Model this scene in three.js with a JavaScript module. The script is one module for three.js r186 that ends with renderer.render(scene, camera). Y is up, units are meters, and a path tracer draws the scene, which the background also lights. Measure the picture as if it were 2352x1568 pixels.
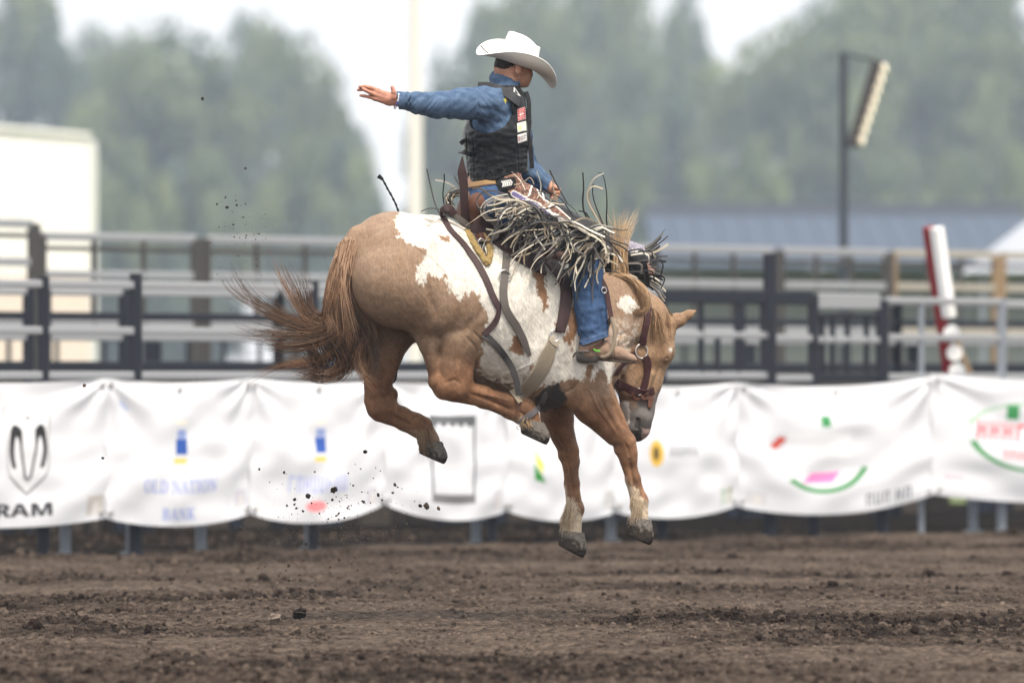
import * as THREE from 'three';
import { mergeGeometries, mergeVertices } from 'three/addons/utils/BufferGeometryUtils.js';
import { createNoise2D, createNoise3D } from 'simplex-noise';

// ------------------------------------------------------------------ camera, sky, sun, exposure
const scene = new THREE.Scene();
const CAM_H = 1.2, DIST = 28;
const camera = new THREE.PerspectiveCamera(2 * Math.atan(0.5 * 5 * 682 / 1024 / DIST) * 180 / Math.PI, 1024 / 682, 0.5, 900);
camera.position.set(0, CAM_H, 0);
camera.lookAt(0, CAM_H + DIST * (86.5 / 14000), -DIST);
camera.focus = DIST - 0.05;
camera.userData.fStop = 2.0;
const renderer = new THREE.WebGLRenderer({ antialias: true });
renderer.toneMapping = THREE.LinearToneMapping;
renderer.toneMappingExposure = 1.75;
renderer.shadowMap.enabled = true;

const SUN_DIR = new THREE.Vector3(0.22, 1, 0.5).normalize();
{ // bright hazy overcast sky: white, slightly cooler away from the veiled sun
  const w = 256, h = 128, data = new Float32Array(w * h * 4), d = new THREE.Vector3();
  for (let j = 0; j < h; j++) for (let i = 0; i < w; i++) {
    const th = (j + 0.5) / h * Math.PI - Math.PI / 2, ph = (i + 0.5) / w * Math.PI * 2;
    d.set(-Math.cos(th) * Math.cos(ph), Math.sin(th), -Math.cos(th) * Math.sin(ph));
    const up = Math.max(0, d.y), c = Math.max(0, d.dot(SUN_DIR));
    const halo = 0.8 * Math.pow(c, 7) + 0.25 * Math.pow(c, 2);
    const b = 0.66 + 0.38 * up + halo;
    const o = (j * w + i) * 4;
    data[o] = b; data[o + 1] = b; data[o + 2] = b; data[o + 3] = 1;
  }
  const t = new THREE.DataTexture(data, w, h, THREE.RGBAFormat, THREE.FloatType);
  t.mapping = THREE.EquirectangularReflectionMapping; t.magFilter = THREE.LinearFilter; t.needsUpdate = true;
  scene.background = t; scene.environment = t;
}
const sun = new THREE.DirectionalLight(0xfff0dc, 2.3);
sun.position.copy(SUN_DIR).multiplyScalar(60).add(new THREE.Vector3(0, 0, -DIST)); sun.target.position.set(0, 0, -DIST);
sun.castShadow = true; sun.shadow.radius = 20; sun.shadow.mapSize.set(2048, 2048);
Object.assign(sun.shadow.camera, { left: -30, right: 30, top: 30, bottom: -30, near: 1, far: 160 });
scene.add(sun, sun.target);

// ------------------------------------------------------------------ helpers
function rngOf(seed) { let a = seed >>> 0; return () => { a = (a + 0x6D2B79F5) | 0; let t = Math.imul(a ^ (a >>> 15), 1 | a); t = (t + Math.imul(t ^ (t >>> 7), 61 | t)) ^ t; return ((t ^ (t >>> 14)) >>> 0) / 4294967296; }; }
const n3 = createNoise3D(rngOf(11)), n2 = createNoise2D(rngOf(12));
const lerp = (a, b, t) => a + (b - a) * t, clamp = (x, a, b) => Math.min(b, Math.max(a, x));
const sstep = (a, b, x) => { const t = clamp((x - a) / (b - a), 0, 1); return t * t * (3 - 2 * t); };
const fbm3 = (x, y, z) => 0.5 * n3(x, y, z) + 0.27 * n3(x * 2.1, y * 2.1, z * 2.1) + 0.15 * n3(x * 4.3, y * 4.3, z * 4.3) + 0.08 * n3(x * 8.7, y * 8.7, z * 8.7);
const fbm2 = (x, y) => 0.5 * n2(x, y) + 0.27 * n2(x * 2.1, y * 2.1) + 0.15 * n2(x * 4.3, y * 4.3) + 0.08 * n2(x * 8.7, y * 8.7);
const mixc = (a, b, t) => [lerp(a[0], b[0], t), lerp(a[1], b[1], t), lerp(a[2], b[2], t)];
const V = (x, y, z) => new THREE.Vector3(x, y, z);
const rgb = (r, g, b) => new THREE.Color().setRGB(r, g, b);
const taken = {};
function numbered(name) { const k = taken[name] = (taken[name] ?? -1) + 1; return k ? name + '_' + String(k).padStart(3, '0') : name; }
function shade(o) { o.castShadow = true; o.receiveShadow = true; return o; }
function part(name, geometry, material, parent, label) {
  const m = shade(new THREE.Mesh(geometry, material)); m.name = name; parent.add(m);
  if (label) m.userData.label = label;
  return m;
}
function thing(name, label, category, pos = [0, 0, 0], group) {
  const g = new THREE.Group(); g.name = numbered(name); g.position.set(...pos); scene.add(g);
  g.userData = { label, category }; if (group) g.userData.group = group;
  return g;
}
function single(name, geometry, material, label, category, group, kind) {
  const m = shade(new THREE.Mesh(geometry, material)); m.name = numbered(name); scene.add(m);
  m.userData = { label, category }; if (group) m.userData.group = group; if (kind) m.userData.kind = kind;
  return m;
}
function structure(name, geometry, material) {
  const m = shade(new THREE.Mesh(geometry, material)); m.name = numbered(name); m.userData.kind = 'structure'; scene.add(m); return m;
}
// move a thing's origin to the middle of its base without moving its parts
function rebase(g) {
  g.updateMatrixWorld(true);
  const b = new THREE.Box3().setFromObject(g), c = V((b.min.x + b.max.x) / 2, b.min.y, (b.min.z + b.max.z) / 2), d = c.clone().sub(g.position);
  if (g.isMesh) g.geometry.translate(-d.x, -d.y, -d.z); else for (const o of g.children) o.position.sub(d);
  g.position.copy(c); return g;
}
function mat(color, roughness = 0.8, extra = {}) { return new THREE.MeshPhysicalMaterial({ color: Array.isArray(color) ? rgb(...color) : color, roughness, specularIntensity: roughness > 0.7 ? 0.25 : 0.5, ...extra }); }
// a repeating grey noise map (values 0..1) for fine relief
function noiseMap(size, f, seed, shape) {
  const nn = createNoise3D(rngOf(seed)), d = new Uint8Array(size * size * 4), R = f / (2 * Math.PI);
  const n4 = (u, v, k) => { const a = u * 2 * Math.PI, b = v * 2 * Math.PI; return nn(Math.cos(a) * R * k + Math.cos(b) * R * k * 0.73, Math.sin(a) * R * k + 5.1, Math.sin(b) * R * k + Math.cos(b) * R * k * 0.68); };
  for (let j = 0; j < size; j++) for (let i = 0; i < size; i++) {
    const c = Math.round(255 * clamp(shape((k) => n4(i / size, j / size, k), i / size, j / size), 0, 1)), o = (j * size + i) * 4;
    d[o] = d[o + 1] = d[o + 2] = c; d[o + 3] = 255;
  }
  const t = new THREE.DataTexture(d, size, size); t.wrapS = t.wrapT = THREE.RepeatWrapping; t.magFilter = THREE.LinearFilter; t.needsUpdate = true; return t;
}
function canvasMap(w, h, draw) {
  const c = document.createElement('canvas'); c.width = w; c.height = h; draw(c.getContext('2d'), w, h);
  const t = new THREE.CanvasTexture(c); t.colorSpace = THREE.SRGBColorSpace; return t;
}
const scaled = (t, r, s = r) => { const c = t.clone(); c.repeat.set(r, s); c.needsUpdate = true; return c; };
const bumpFine = noiseMap(256, 40, 3, (n) => 0.5 + 0.35 * n(1) + 0.25 * n(2.3));
const bumpCloth = noiseMap(256, 64, 4, (n, u, v) => 0.5 + 0.25 * Math.sin((u * 64 + v * 64) * 2 * Math.PI) * 0.6 + 0.3 * n(1));

// --- smooth-union distance fields, meshed with surface nets. Design sheet units (1 unit = S metres), u right, v down, z towards the viewer
const S = 5 / 2352, U0 = 1176, V0 = 865.5;
const X = (u) => (u - U0) * S, Y = (v) => CAM_H + (V0 - v) * S;
const SIN = Math.sin(25 * Math.PI / 180), COS = Math.cos(25 * Math.PI / 180);
const zOf = (u, n) => -Math.tan(25 * Math.PI / 180) * (u - 1130) + n / COS;   // depth of a point that lies n units to the right of the horse's middle plane
const LAT = [SIN, 0, COS];
function smin(a, b, k) { if (k <= 0) return a < b ? a : b; const h = k - Math.abs(a - b); if (h <= 0) return a < b ? a : b; return (a < b ? a : b) - h * h / (4 * k); }
class Field {
  constructor() { this.groups = []; this.cuts = []; this.post = null; }
  // chain of [u, v, z, r, flatten?] tapered capsules
  group(k, root = null, R = 1, K = k, kmin = k) { const g = { k, root, R, K, kmin, p: [] }; this.groups.push(g); return g; }
  static seg(a, b, axis = LAT) {
    const bx = b[0] - a[0], by = b[1] - a[1], bz = b[2] - a[2], L2 = bx * bx + by * by + bz * bz;
    return { a, bx, by, bz, inv: L2 > 1e-6 ? 1 / L2 : 0, r: a[3], dr: b[3] - a[3], s: a[4] ?? 1, ds: (b[4] ?? a[4] ?? 1) - (a[4] ?? 1), ax: axis };
  }
  chain(g, pts, axis) { if (pts.length === 1) g.p.push(Field.seg(pts[0], pts[0], axis)); for (let i = 0; i + 1 < pts.length; i++) g.p.push(Field.seg(pts[i], pts[i + 1], axis)); return this; }
  static d(q, x, y, z) {
    let px = x - q.a[0], py = y - q.a[1], pz = z - q.a[2];
    let h = (px * q.bx + py * q.by + pz * q.bz) * q.inv; h = h < 0 ? 0 : h > 1 ? 1 : h;
    px -= q.bx * h; py -= q.by * h; pz -= q.bz * h;
    const s = q.s + q.ds * h, r = q.r + q.dr * h;
    if (s === 1) return Math.sqrt(px * px + py * py + pz * pz) - r;
    const n = q.ax, dn = px * n[0] + py * n[1] + pz * n[2], e = (1 / s - 1) * dn;
    px += e * n[0]; py += e * n[1]; pz += e * n[2];
    const l = Math.sqrt(px * px + py * py + pz * pz); if (l < 1e-6) return -r * Math.min(s, 1);
    const gx = px / l, gy = py / l, gz = pz / l, gn = (gx * n[0] + gy * n[1] + gz * n[2]) * (1 / s - 1);
    const ex = gx + gn * n[0], ey = gy + gn * n[1], ez = gz + gn * n[2];
    return (l - r) / Math.sqrt(ex * ex + ey * ey + ez * ez);
  }
  eval(x, y, z, lists) {
    let d = 1e9;
    for (let i = 0; i < this.groups.length; i++) {
      const g = this.groups[i], ps = lists ? lists[i] : g.p; let e = 1e9;
      for (let j = 0; j < ps.length; j++) e = smin(e, Field.d(ps[j], x, y, z), g.k);
      if (e > 1e8) continue;
      let k = g.kmin;
      if (g.root) { const dx = x - g.root[0], dy = y - g.root[1], dz = z - g.root[2]; k = lerp(g.K, g.kmin, sstep(g.R * 0.45, g.R, Math.sqrt(dx * dx + dy * dy + dz * dz))); }
      d = d > 1e8 ? e : smin(d, e, k);
    }
    for (const c of this.cuts) { const e = -Field.d(c, x, y, z); d = -smin(-d, -e, c.k ?? 4); }
    return this.post ? this.post(x, y, z, d) : d;
  }
  // front (nearest to the viewer) surface depth at u, v
  front(u, v, z1 = 420, z0 = -420) { let z = z1; for (let i = 0; i < 240 && z > z0; i++) { const d = this.eval(u, v, z); if (d < 0.3) return z; z -= Math.max(0.5, d * 0.8); } return null; }
  mesh(cell, opts = {}) {
    const t0 = Date.now();
    const all = this.groups.flatMap((g) => g.p); let lo = [1e9, 1e9, 1e9], hi = [-1e9, -1e9, -1e9];
    for (const q of all) for (const t of [0, 1]) { const r = (q.r + (t ? q.dr : 0)) * Math.max(1, q.s + q.ds * t) + 8, c = [q.a[0] + q.bx * t, q.a[1] + q.by * t, q.a[2] + q.bz * t]; for (let i = 0; i < 3; i++) { lo[i] = Math.min(lo[i], c[i] - r); hi[i] = Math.max(hi[i], c[i] + r); } }
    if (opts.box) for (let i = 0; i < 3; i++) { lo[i] = Math.max(lo[i], opts.box[0][i]); hi[i] = Math.min(hi[i], opts.box[1][i]); }
    const B = 8, nb = lo.map((l, i) => Math.ceil((hi[i] - l) / cell / B) + 1), N = nb.map((b) => b * B), grid = new Float32Array(N[0] * N[1] * N[2]).fill(1);
    const at = (i, j, k) => (k * N[1] + j) * N[0] + i, br = cell * B * 0.87, kk = 36, blocks = [];
    for (let bk = 0; bk < nb[2]; bk++) for (let bj = 0; bj < nb[1]; bj++) for (let bi = 0; bi < nb[0]; bi++) {
      const cx = lo[0] + (bi + 0.5) * B * cell, cy = lo[1] + (bj + 0.5) * B * cell, cz = lo[2] + (bk + 0.5) * B * cell;
      let m = 1e9; const ds = this.groups.map((g) => g.p.map((q) => { const d = Field.d(q, cx, cy, cz); if (d < m) m = d; return d; }));
      if (m > br * 1.6 + (opts.grow ?? 0) + 10) continue;
      const lists = this.groups.map((g, gi) => g.p.filter((q, qi) => ds[gi][qi] < m + 2.6 * br + kk));
      const dc = this.eval(cx, cy, cz, lists);
      if ((!this.post || this.solid) && dc < -br * 1.7) { for (let k = 0; k < B; k++) for (let j = 0; j < B; j++) for (let i = 0; i < B; i++) grid[at(bi * B + i, bj * B + j, bk * B + k)] = -1; continue; }
      blocks.push([bi, bj, bk, lists]);
      for (let k = 0; k < B; k++) for (let j = 0; j < B; j++) for (let i = 0; i < B; i++) {
        const I = bi * B + i, J = bj * B + j, K = bk * B + k;
        grid[at(I, J, K)] = this.eval(lo[0] + I * cell, lo[1] + J * cell, lo[2] + K * cell, lists);
      }
    }
    if (opts.log) console.log('grid', Date.now() - t0, blocks.length);
    const vid = new Int32Array(grid.length).fill(-1), cellsIn = [], pos = [], list = [], off = [0, 1, N[0], N[0] + 1, N[0] * N[1], N[0] * N[1] + 1, N[0] * N[1] + N[0], N[0] * N[1] + N[0] + 1], c = new Float32Array(8);
    for (const [bi, bj, bk, lists] of blocks) for (let k = Math.max(0, bk * B - 1); k < Math.min(N[2] - 1, bk * B + B); k++) for (let j = Math.max(0, bj * B - 1); j < Math.min(N[1] - 1, bj * B + B); j++) for (let i = Math.max(0, bi * B - 1); i < Math.min(N[0] - 1, bi * B + B); i++) {
      const id = at(i, j, k); if (vid[id] >= 0) continue;
      let neg = 0;
      for (let q = 0; q < 8; q++) { const g = grid[id + off[q]]; c[q] = g; if (g < 0) neg++; }
      if (neg === 0 || neg === 8) continue;
      let sx = 0, sy = 0, sz = 0, n = 0;
      for (let a = 0; a < 8; a++) for (let m = 1; m < 8; m <<= 1) { const b = a | m; if (b === a || (c[a] < 0) === (c[b] < 0)) continue; const t = c[a] / (c[a] - c[b]); sx += lerp(a & 1, b & 1, t); sy += lerp((a >> 1) & 1, (b >> 1) & 1, t); sz += lerp(a >> 2, b >> 2, t); n++; }
      vid[id] = pos.length / 3; cellsIn.push(id); pos.push(lo[0] + (i + sx / n) * cell, lo[1] + (j + sy / n) * cell, lo[2] + (k + sz / n) * cell); list.push(lists);
    }
    const idx = [];
    for (const id of cellsIn) {
      const i = id % N[0], j = Math.floor(id / N[0]) % N[1], k = Math.floor(id / N[0] / N[1]);
      const a = grid[id] < 0;
      for (const [dx, dy, dz, e1, e2] of [[1, 0, 0, N[0], N[0] * N[1]], [0, 1, 0, N[0] * N[1], 1], [0, 0, 1, 1, N[0]]]) {
        const b = grid[at(i + dx, j + dy, k + dz)] < 0; if (a === b) continue;
        const q = [vid[id], vid[id - e1], vid[id - e1 - e2], vid[id - e2]]; if (!(q[0] >= 0 && q[1] >= 0 && q[2] >= 0 && q[3] >= 0)) continue;
        if (a) idx.push(q[0], q[2], q[1], q[0], q[3], q[2]); else idx.push(q[0], q[1], q[2], q[0], q[2], q[3]);
      }
    }
    if (opts.log) console.log('nets', Date.now() - t0, pos.length / 3);
    const n = pos.length / 3, P = new Float32Array(n * 3), Nn = new Float32Array(n * 3), C = opts.color ? new Float32Array(n * 3) : null, UV = new Float32Array(n * 2), e = 0.35;
    for (let i = 0; i < n; i++) {
      let x = pos[i * 3], y = pos[i * 3 + 1], z = pos[i * 3 + 2], gx, gy, gz;
      const L = list[i];
      for (let it = 0; it < 2; it++) {
        const t1 = this.eval(x + e, y - e, z - e, L), t2 = this.eval(x - e, y - e, z + e, L), t3 = this.eval(x - e, y + e, z - e, L), t4 = this.eval(x + e, y + e, z + e, L), d0 = (t1 + t2 + t3 + t4) / 4;
        gx = t1 - t2 - t3 + t4; gy = -t1 - t2 + t3 + t4; gz = -t1 + t2 - t3 + t4;
        const l = Math.sqrt(gx * gx + gy * gy + gz * gz) || 1; gx /= l; gy /= l; gz /= l;
        if (it === 0) { const st = clamp(d0, -cell * 0.6, cell * 0.6); x -= gx * st; y -= gy * st; z -= gz * st; }
      }
      P[i * 3] = X(x); P[i * 3 + 1] = Y(y); P[i * 3 + 2] = z * S; Nn[i * 3] = gx; Nn[i * 3 + 1] = -gy; Nn[i * 3 + 2] = gz;
      UV[i * 2] = (x + 0.63 * z) * S; UV[i * 2 + 1] = (y + 0.41 * z) * S;
      if (C) { const c = opts.color(x, y, z, gx, -gy, gz); C[i * 3] = c[0]; C[i * 3 + 1] = c[1]; C[i * 3 + 2] = c[2]; }
    }
    if (opts.log) console.log('done', Date.now() - t0);
    const g = new THREE.BufferGeometry(); g.setAttribute('position', new THREE.BufferAttribute(P, 3)); g.setAttribute('normal', new THREE.BufferAttribute(Nn, 3)); g.setAttribute('uv', new THREE.BufferAttribute(UV, 2)); if (C) g.setAttribute('color', new THREE.BufferAttribute(C, 3)); g.setIndex(idx);
    return g;
  }
}
const P3 = (u, v, z) => V(X(u), Y(v), z * S);
// smooth curve through design points, as n+1 points [u,v,z]
function curveOf(pts, n) { const c = new THREE.CatmullRomCurve3(pts.map((p) => V(p[0], p[1], p[2])), false, 'centripetal'); return Array.from({ length: n + 1 }, (_, i) => c.getPoint(i / n)); }
class Soup {   // collects triangles of many strands into one geometry
  constructor(color = true) { this.p = []; this.n = []; this.c = color ? [] : null; this.i = []; this.uv = []; }
  strand(pts, rad, col, sides = 3) {   // pts Vector3 in metres
    const base = this.p.length / 3, n = pts.length, t = V(), a = V(), b = V();
    for (let k = 0; k < n; k++) {
      t.subVectors(pts[Math.min(n - 1, k + 1)], pts[Math.max(0, k - 1)]).normalize();
      a.set(0.13, 0.21, 1).cross(t).normalize(); b.crossVectors(t, a);
      const r = rad(k / (n - 1)), c = this.c ? col(k / (n - 1)) : null;
      for (let s = 0; s < sides; s++) {
        const w = s / sides * Math.PI * 2, cx = Math.cos(w), sx = Math.sin(w), nx = a.x * cx + b.x * sx, ny = a.y * cx + b.y * sx, nz = a.z * cx + b.z * sx;
        this.p.push(pts[k].x + nx * r, pts[k].y + ny * r, pts[k].z + nz * r); this.n.push(nx, ny, nz); this.uv.push(s / sides, k / n); if (c) this.c.push(...c);
      }
    }
    for (let k = 0; k + 1 < n; k++) for (let s = 0; s < sides; s++) { const a0 = base + k * sides + s, a1 = base + k * sides + (s + 1) % sides; this.i.push(a0, a1, a0 + sides, a1, a1 + sides, a0 + sides); }
  }
  build() { const g = new THREE.BufferGeometry(); g.setAttribute('position', new THREE.Float32BufferAttribute(this.p, 3)); g.setAttribute('normal', new THREE.Float32BufferAttribute(this.n, 3)); g.setAttribute('uv', new THREE.Float32BufferAttribute(this.uv, 2)); if (this.c) g.setAttribute('color', new THREE.Float32BufferAttribute(this.c, 3)); g.setIndex(this.i); return g; }
}
// a flat strap of real thickness: pts/side vectors in metres; w, t half sizes
function strapGeo(pts, sides, w, t, taper = null) {
  const n = pts.length, p = [], uv = [], ix = []; let len = 0; const tan = V(), nor = V(), s = V();
  for (let k = 0; k < n; k++) {
    if (k) len += pts[k].distanceTo(pts[k - 1]);
    tan.subVectors(pts[Math.min(n - 1, k + 1)], pts[Math.max(0, k - 1)]).normalize(); s.copy(sides[k]).addScaledVector(tan, -sides[k].dot(tan)).normalize(); nor.crossVectors(s, tan).normalize();
    const ww = w * (taper ? taper(k / (n - 1)) : 1);
    for (const [a, b] of [[-1, -0.55], [-0.9, -1], [0.9, -1], [1, -0.55], [1, 0.55], [0.9, 1], [-0.9, 1], [-1, 0.55]]) { p.push(pts[k].x + s.x * ww * a + nor.x * t * b, pts[k].y + s.y * ww * a + nor.y * t * b, pts[k].z + s.z * ww * a + nor.z * t * b); uv.push(a * ww, len); }
  }
  for (let k = 0; k + 1 < n; k++) for (let q = 0; q < 8; q++) { const a = k * 8 + q, b = k * 8 + (q + 1) % 8; ix.push(a, b, a + 8, b, b + 8, a + 8); }
  for (const k of [0, n - 1]) for (let q = 1; q < 7; q++) k ? ix.push(k * 8, k * 8 + q, k * 8 + q + 1) : ix.push(0, q + 1, q);
  const g = new THREE.BufferGeometry(); g.setAttribute('position', new THREE.Float32BufferAttribute(p, 3)); g.setAttribute('uv', new THREE.Float32BufferAttribute(uv, 2)); g.setIndex(ix); g.computeVertexNormals(); return g;
}
const tube = (pts, r, seg = 24, rs = 8) => new THREE.TubeGeometry(new THREE.CatmullRomCurve3(pts, false, 'centripetal'), seg, r, rs, false);
// ------------------------------------------------------------------ the arena ground
const soilMap = (() => { const w = 512, d = new Uint8Array(w * w * 4), R = rngOf(6), f = noiseMap(512, 26, 61, (n) => 0.5 + 0.3 * n(1) + 0.2 * n(2.7) + 0.12 * n(6)).image.data; for (let i = 0; i < w * w; i++) { const k = clamp(f[i * 4] / 255 * 0.62 + 0.42 + (R() - 0.5) * 0.16, 0, 1) * 255; d.set([k, k * 0.985, k * 0.97, 255], i * 4); } const t = new THREE.DataTexture(d, w, w); t.colorSpace = THREE.SRGBColorSpace; t.wrapS = t.wrapT = THREE.RepeatWrapping; t.magFilter = THREE.LinearFilter; t.needsUpdate = true; return t; })();
const DRY = [0.225, 0.176, 0.143], DAMP = [0.040, 0.0295, 0.024];
function soilTone(x, z) { const band = 0.5 * n2(x * 0.2 + z * 0.05, z * 0.34 - x * 0.08) + 0.26 * n2(x * 0.55, z * 0.9) + 0.3 * n2(x * 1.9, z * 2.4) + 0.18 * n2(x * 6, z * 6); const darkPatch = 0.55 * Math.exp(-Math.pow((x - 1.4) / 1.0, 2) - Math.pow((z + 28.4) / 0.8, 2)) + 0.4 * Math.exp(-Math.pow((x + 1.9) / 0.9, 2) - Math.pow((z + 26.6) / 0.6, 2)); return clamp(0.38 + band * 0.95 + darkPatch, 0, 1); }   // 1 damp, churned; 0 dry; plus two broad darker patches
function soilHeight(x, z) { const t = soilTone(x, z); return 0.018 * n2(x * 0.5, z * 0.8) + 0.012 * n2(x * 1.7, z * 2.2) + (0.004 + 0.010 * t) * (n2(x * 7, z * 7) + 0.6 * n2(x * 16, z * 16)); }
{
  const xs = [-500, -120, -40, -14]; for (let x = -7; x <= 7.001; x += 0.035) xs.push(x); xs.push(14, 40, 120, 500);
  const zs = [400, 60, 0, -10, -15]; for (let z = -19; z >= -46; z -= z > -32 ? 0.035 : 0.06) zs.push(z); zs.push(-47, -50, -60, -120, -300, -700);
  const n = xs.length, m = zs.length, p = new Float32Array(n * m * 3), c = new Float32Array(n * m * 3), uv = new Float32Array(n * m * 2), ix = [];
  for (let j = 0; j < m; j++) for (let i = 0; i < n; i++) { const o = j * n + i, x = xs[i], z = zs[j], fine = Math.abs(x) < 7.1 && z < -18 && z > -46.5; p.set([x, fine ? soilHeight(x, z) : 0, z], o * 3); const pastFence = sstep(0.1, 0.5, (-41.35 - 0.884 * x) - z + 0.25 * n2(x * 2, z * 2)), t = mixc(mixc(DRY, DAMP, soilTone(x, z)), [0.022, 0.017, 0.014], pastFence); c.set(t, o * 3); uv.set([x, z], o * 2); }  // ground turns darker past the front fence line
  for (let j = 0; j + 1 < m; j++) for (let i = 0; i + 1 < n; i++) { const a = j * n + i; ix.push(a, a + 1, a + n, a + 1, a + n + 1, a + n); }
  const g = new THREE.BufferGeometry(); g.setAttribute('position', new THREE.BufferAttribute(p, 3)); g.setAttribute('color', new THREE.BufferAttribute(c, 3)); g.setAttribute('uv', new THREE.BufferAttribute(uv, 2)); g.setIndex(ix); g.computeVertexNormals();
  structure('arena_ground', g, new THREE.MeshPhysicalMaterial({ vertexColors: true, roughness: 1, specularIntensity: 0.1, map: scaled(soilMap, 0.7), bumpMap: scaled(soilMap, 1.9), bumpScale: 0.02 }));
}
function clodGeo(seed, detail = 1) { const g = mergeVertices(new THREE.IcosahedronGeometry(1, detail).deleteAttribute('uv').deleteAttribute('normal')), a = g.attributes.position; for (let i = 0; i < a.count; i++) { const x = a.getX(i), y = a.getY(i), z = a.getZ(i), k = 1 + 0.34 * n3(x * 1.3 + seed * 7, y * 1.3, z * 1.3) + 0.16 * n3(x * 3.1, y * 3.1 + seed, z * 3.1); a.setXYZ(i, x * k, y * k * 0.8, z * k); } const o = g.toNonIndexed(); o.computeVertexNormals(); return o; }
{ // loose crumbs lying all over the arena
  const R = rngOf(400), M = new THREE.Matrix4(), Q = new THREE.Quaternion(), C = new THREE.Color();
  for (let k = 0; k < 4; k++) {
    const N = 13000, im = new THREE.InstancedMesh(clodGeo(k, 1), new THREE.MeshPhysicalMaterial({ color: 0xffffff, roughness: 1, specularIntensity: 0.1 }), N); im.name = numbered('soil_crumbs'); im.userData = { kind: 'stuff', label: 'loose crumbs of soil strewn over the arena', category: 'soil' };
    for (let i = 0; i < N; i++) {
      let x, z, t; do { z = -20.5 - 24 * Math.pow(R(), 1.25); x = (R() - 0.5) * (0.2 * -z + 1.5); t = soilTone(x, z); } while (R() > 0.18 + 0.95 * t);
      const r = (0.003 + 0.014 * Math.pow(R(), 4.2)) * (0.7 + 0.6 * t) * (R() < 0.012 ? 2 : 1), w = R();
      Q.setFromEuler(new THREE.Euler(R() * 6, R() * 6, R() * 6)); M.compose(V(x, soilHeight(x, z) + r * 0.35, z), Q, V(r, r, r)); im.setMatrixAt(i, M);
      const c = mixc(DRY, DAMP, clamp(0.45 + t * 0.6 + (w - 0.5) * 0.5, 0.2, 1.1)); C.setRGB(Math.max(0.011, c[0] * 0.8), Math.max(0.008, c[1] * 0.79), Math.max(0.0065, c[2] * 0.78)); im.setColorAt(i, C);
    }
    shade(im); scene.add(im);
  }
}
// strip of grass beyond the fences
{
  const g = new THREE.PlaneGeometry(160, 90, 60, 40); g.rotateX(-Math.PI / 2); g.translate(0, 0, -99); const a = g.attributes.position, c = []; for (let i = 0; i < a.count; i++) { const x = a.getX(i), z = a.getZ(i); a.setY(i, 0.02 + 0.1 * n2(x * 0.1, z * 0.1) + 0.05); const t = clamp(0.5 + n2(x * 0.2, z * 0.3), 0, 1); c.push(lerp(0.07, 0.13, t), lerp(0.11, 0.16, t), lerp(0.035, 0.055, t)); } g.setAttribute('color', new THREE.Float32BufferAttribute(c, 3)); g.computeVertexNormals();
  structure('grass_field', g, new THREE.MeshStandardMaterial({ vertexColors: true, roughness: 1 }));
}
// ------------------------------------------------------------------ fences
// all fences run along one direction: right end further away
const F_M = -0.884, FDIR = V(1, 0, F_M).normalize();
const onFence = (u, z0) => { const k = (u * 2500 / 2352 - 1250) / 14000, d = -z0 / (1 + F_M * k); return V(k * d, 0, -d); };
const M_RAIL = mat([0.30, 0.31, 0.325], 0.5, { metalness: 0.2 }), M_RAIL2 = mat([0.33, 0.305, 0.265], 0.6), M_POST = mat([0.016, 0.019, 0.028], 0.6), M_POSTB = mat([0.06, 0.057, 0.055], 0.7), M_PALEPOST = mat([0.22, 0.245, 0.28], 0.5, { metalness: 0.2 }), M_WOOD = mat([0.26, 0.185, 0.115], 0.8);
function bar(a, b, r, ry = r) { const L = a.distanceTo(b), s = new THREE.Shape(), q = Math.min(r, ry) * 0.45; s.moveTo(-r + q, -ry); s.lineTo(r - q, -ry); s.quadraticCurveTo(r, -ry, r, -ry + q); s.lineTo(r, ry - q); s.quadraticCurveTo(r, ry, r - q, ry); s.lineTo(-r + q, ry); s.quadraticCurveTo(-r, ry, -r, ry - q); s.lineTo(-r, -ry + q); s.quadraticCurveTo(-r, -ry, -r + q, -ry); const g = new THREE.ExtrudeGeometry(s, { depth: L, bevelEnabled: false, curveSegments: 3 }); const m = new THREE.Matrix4().lookAt(b, a, V(0, 1, 0)); g.applyMatrix4(m); g.translate(a.x, a.y, a.z); return g; }
const R_F = rngOf(300);
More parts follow.
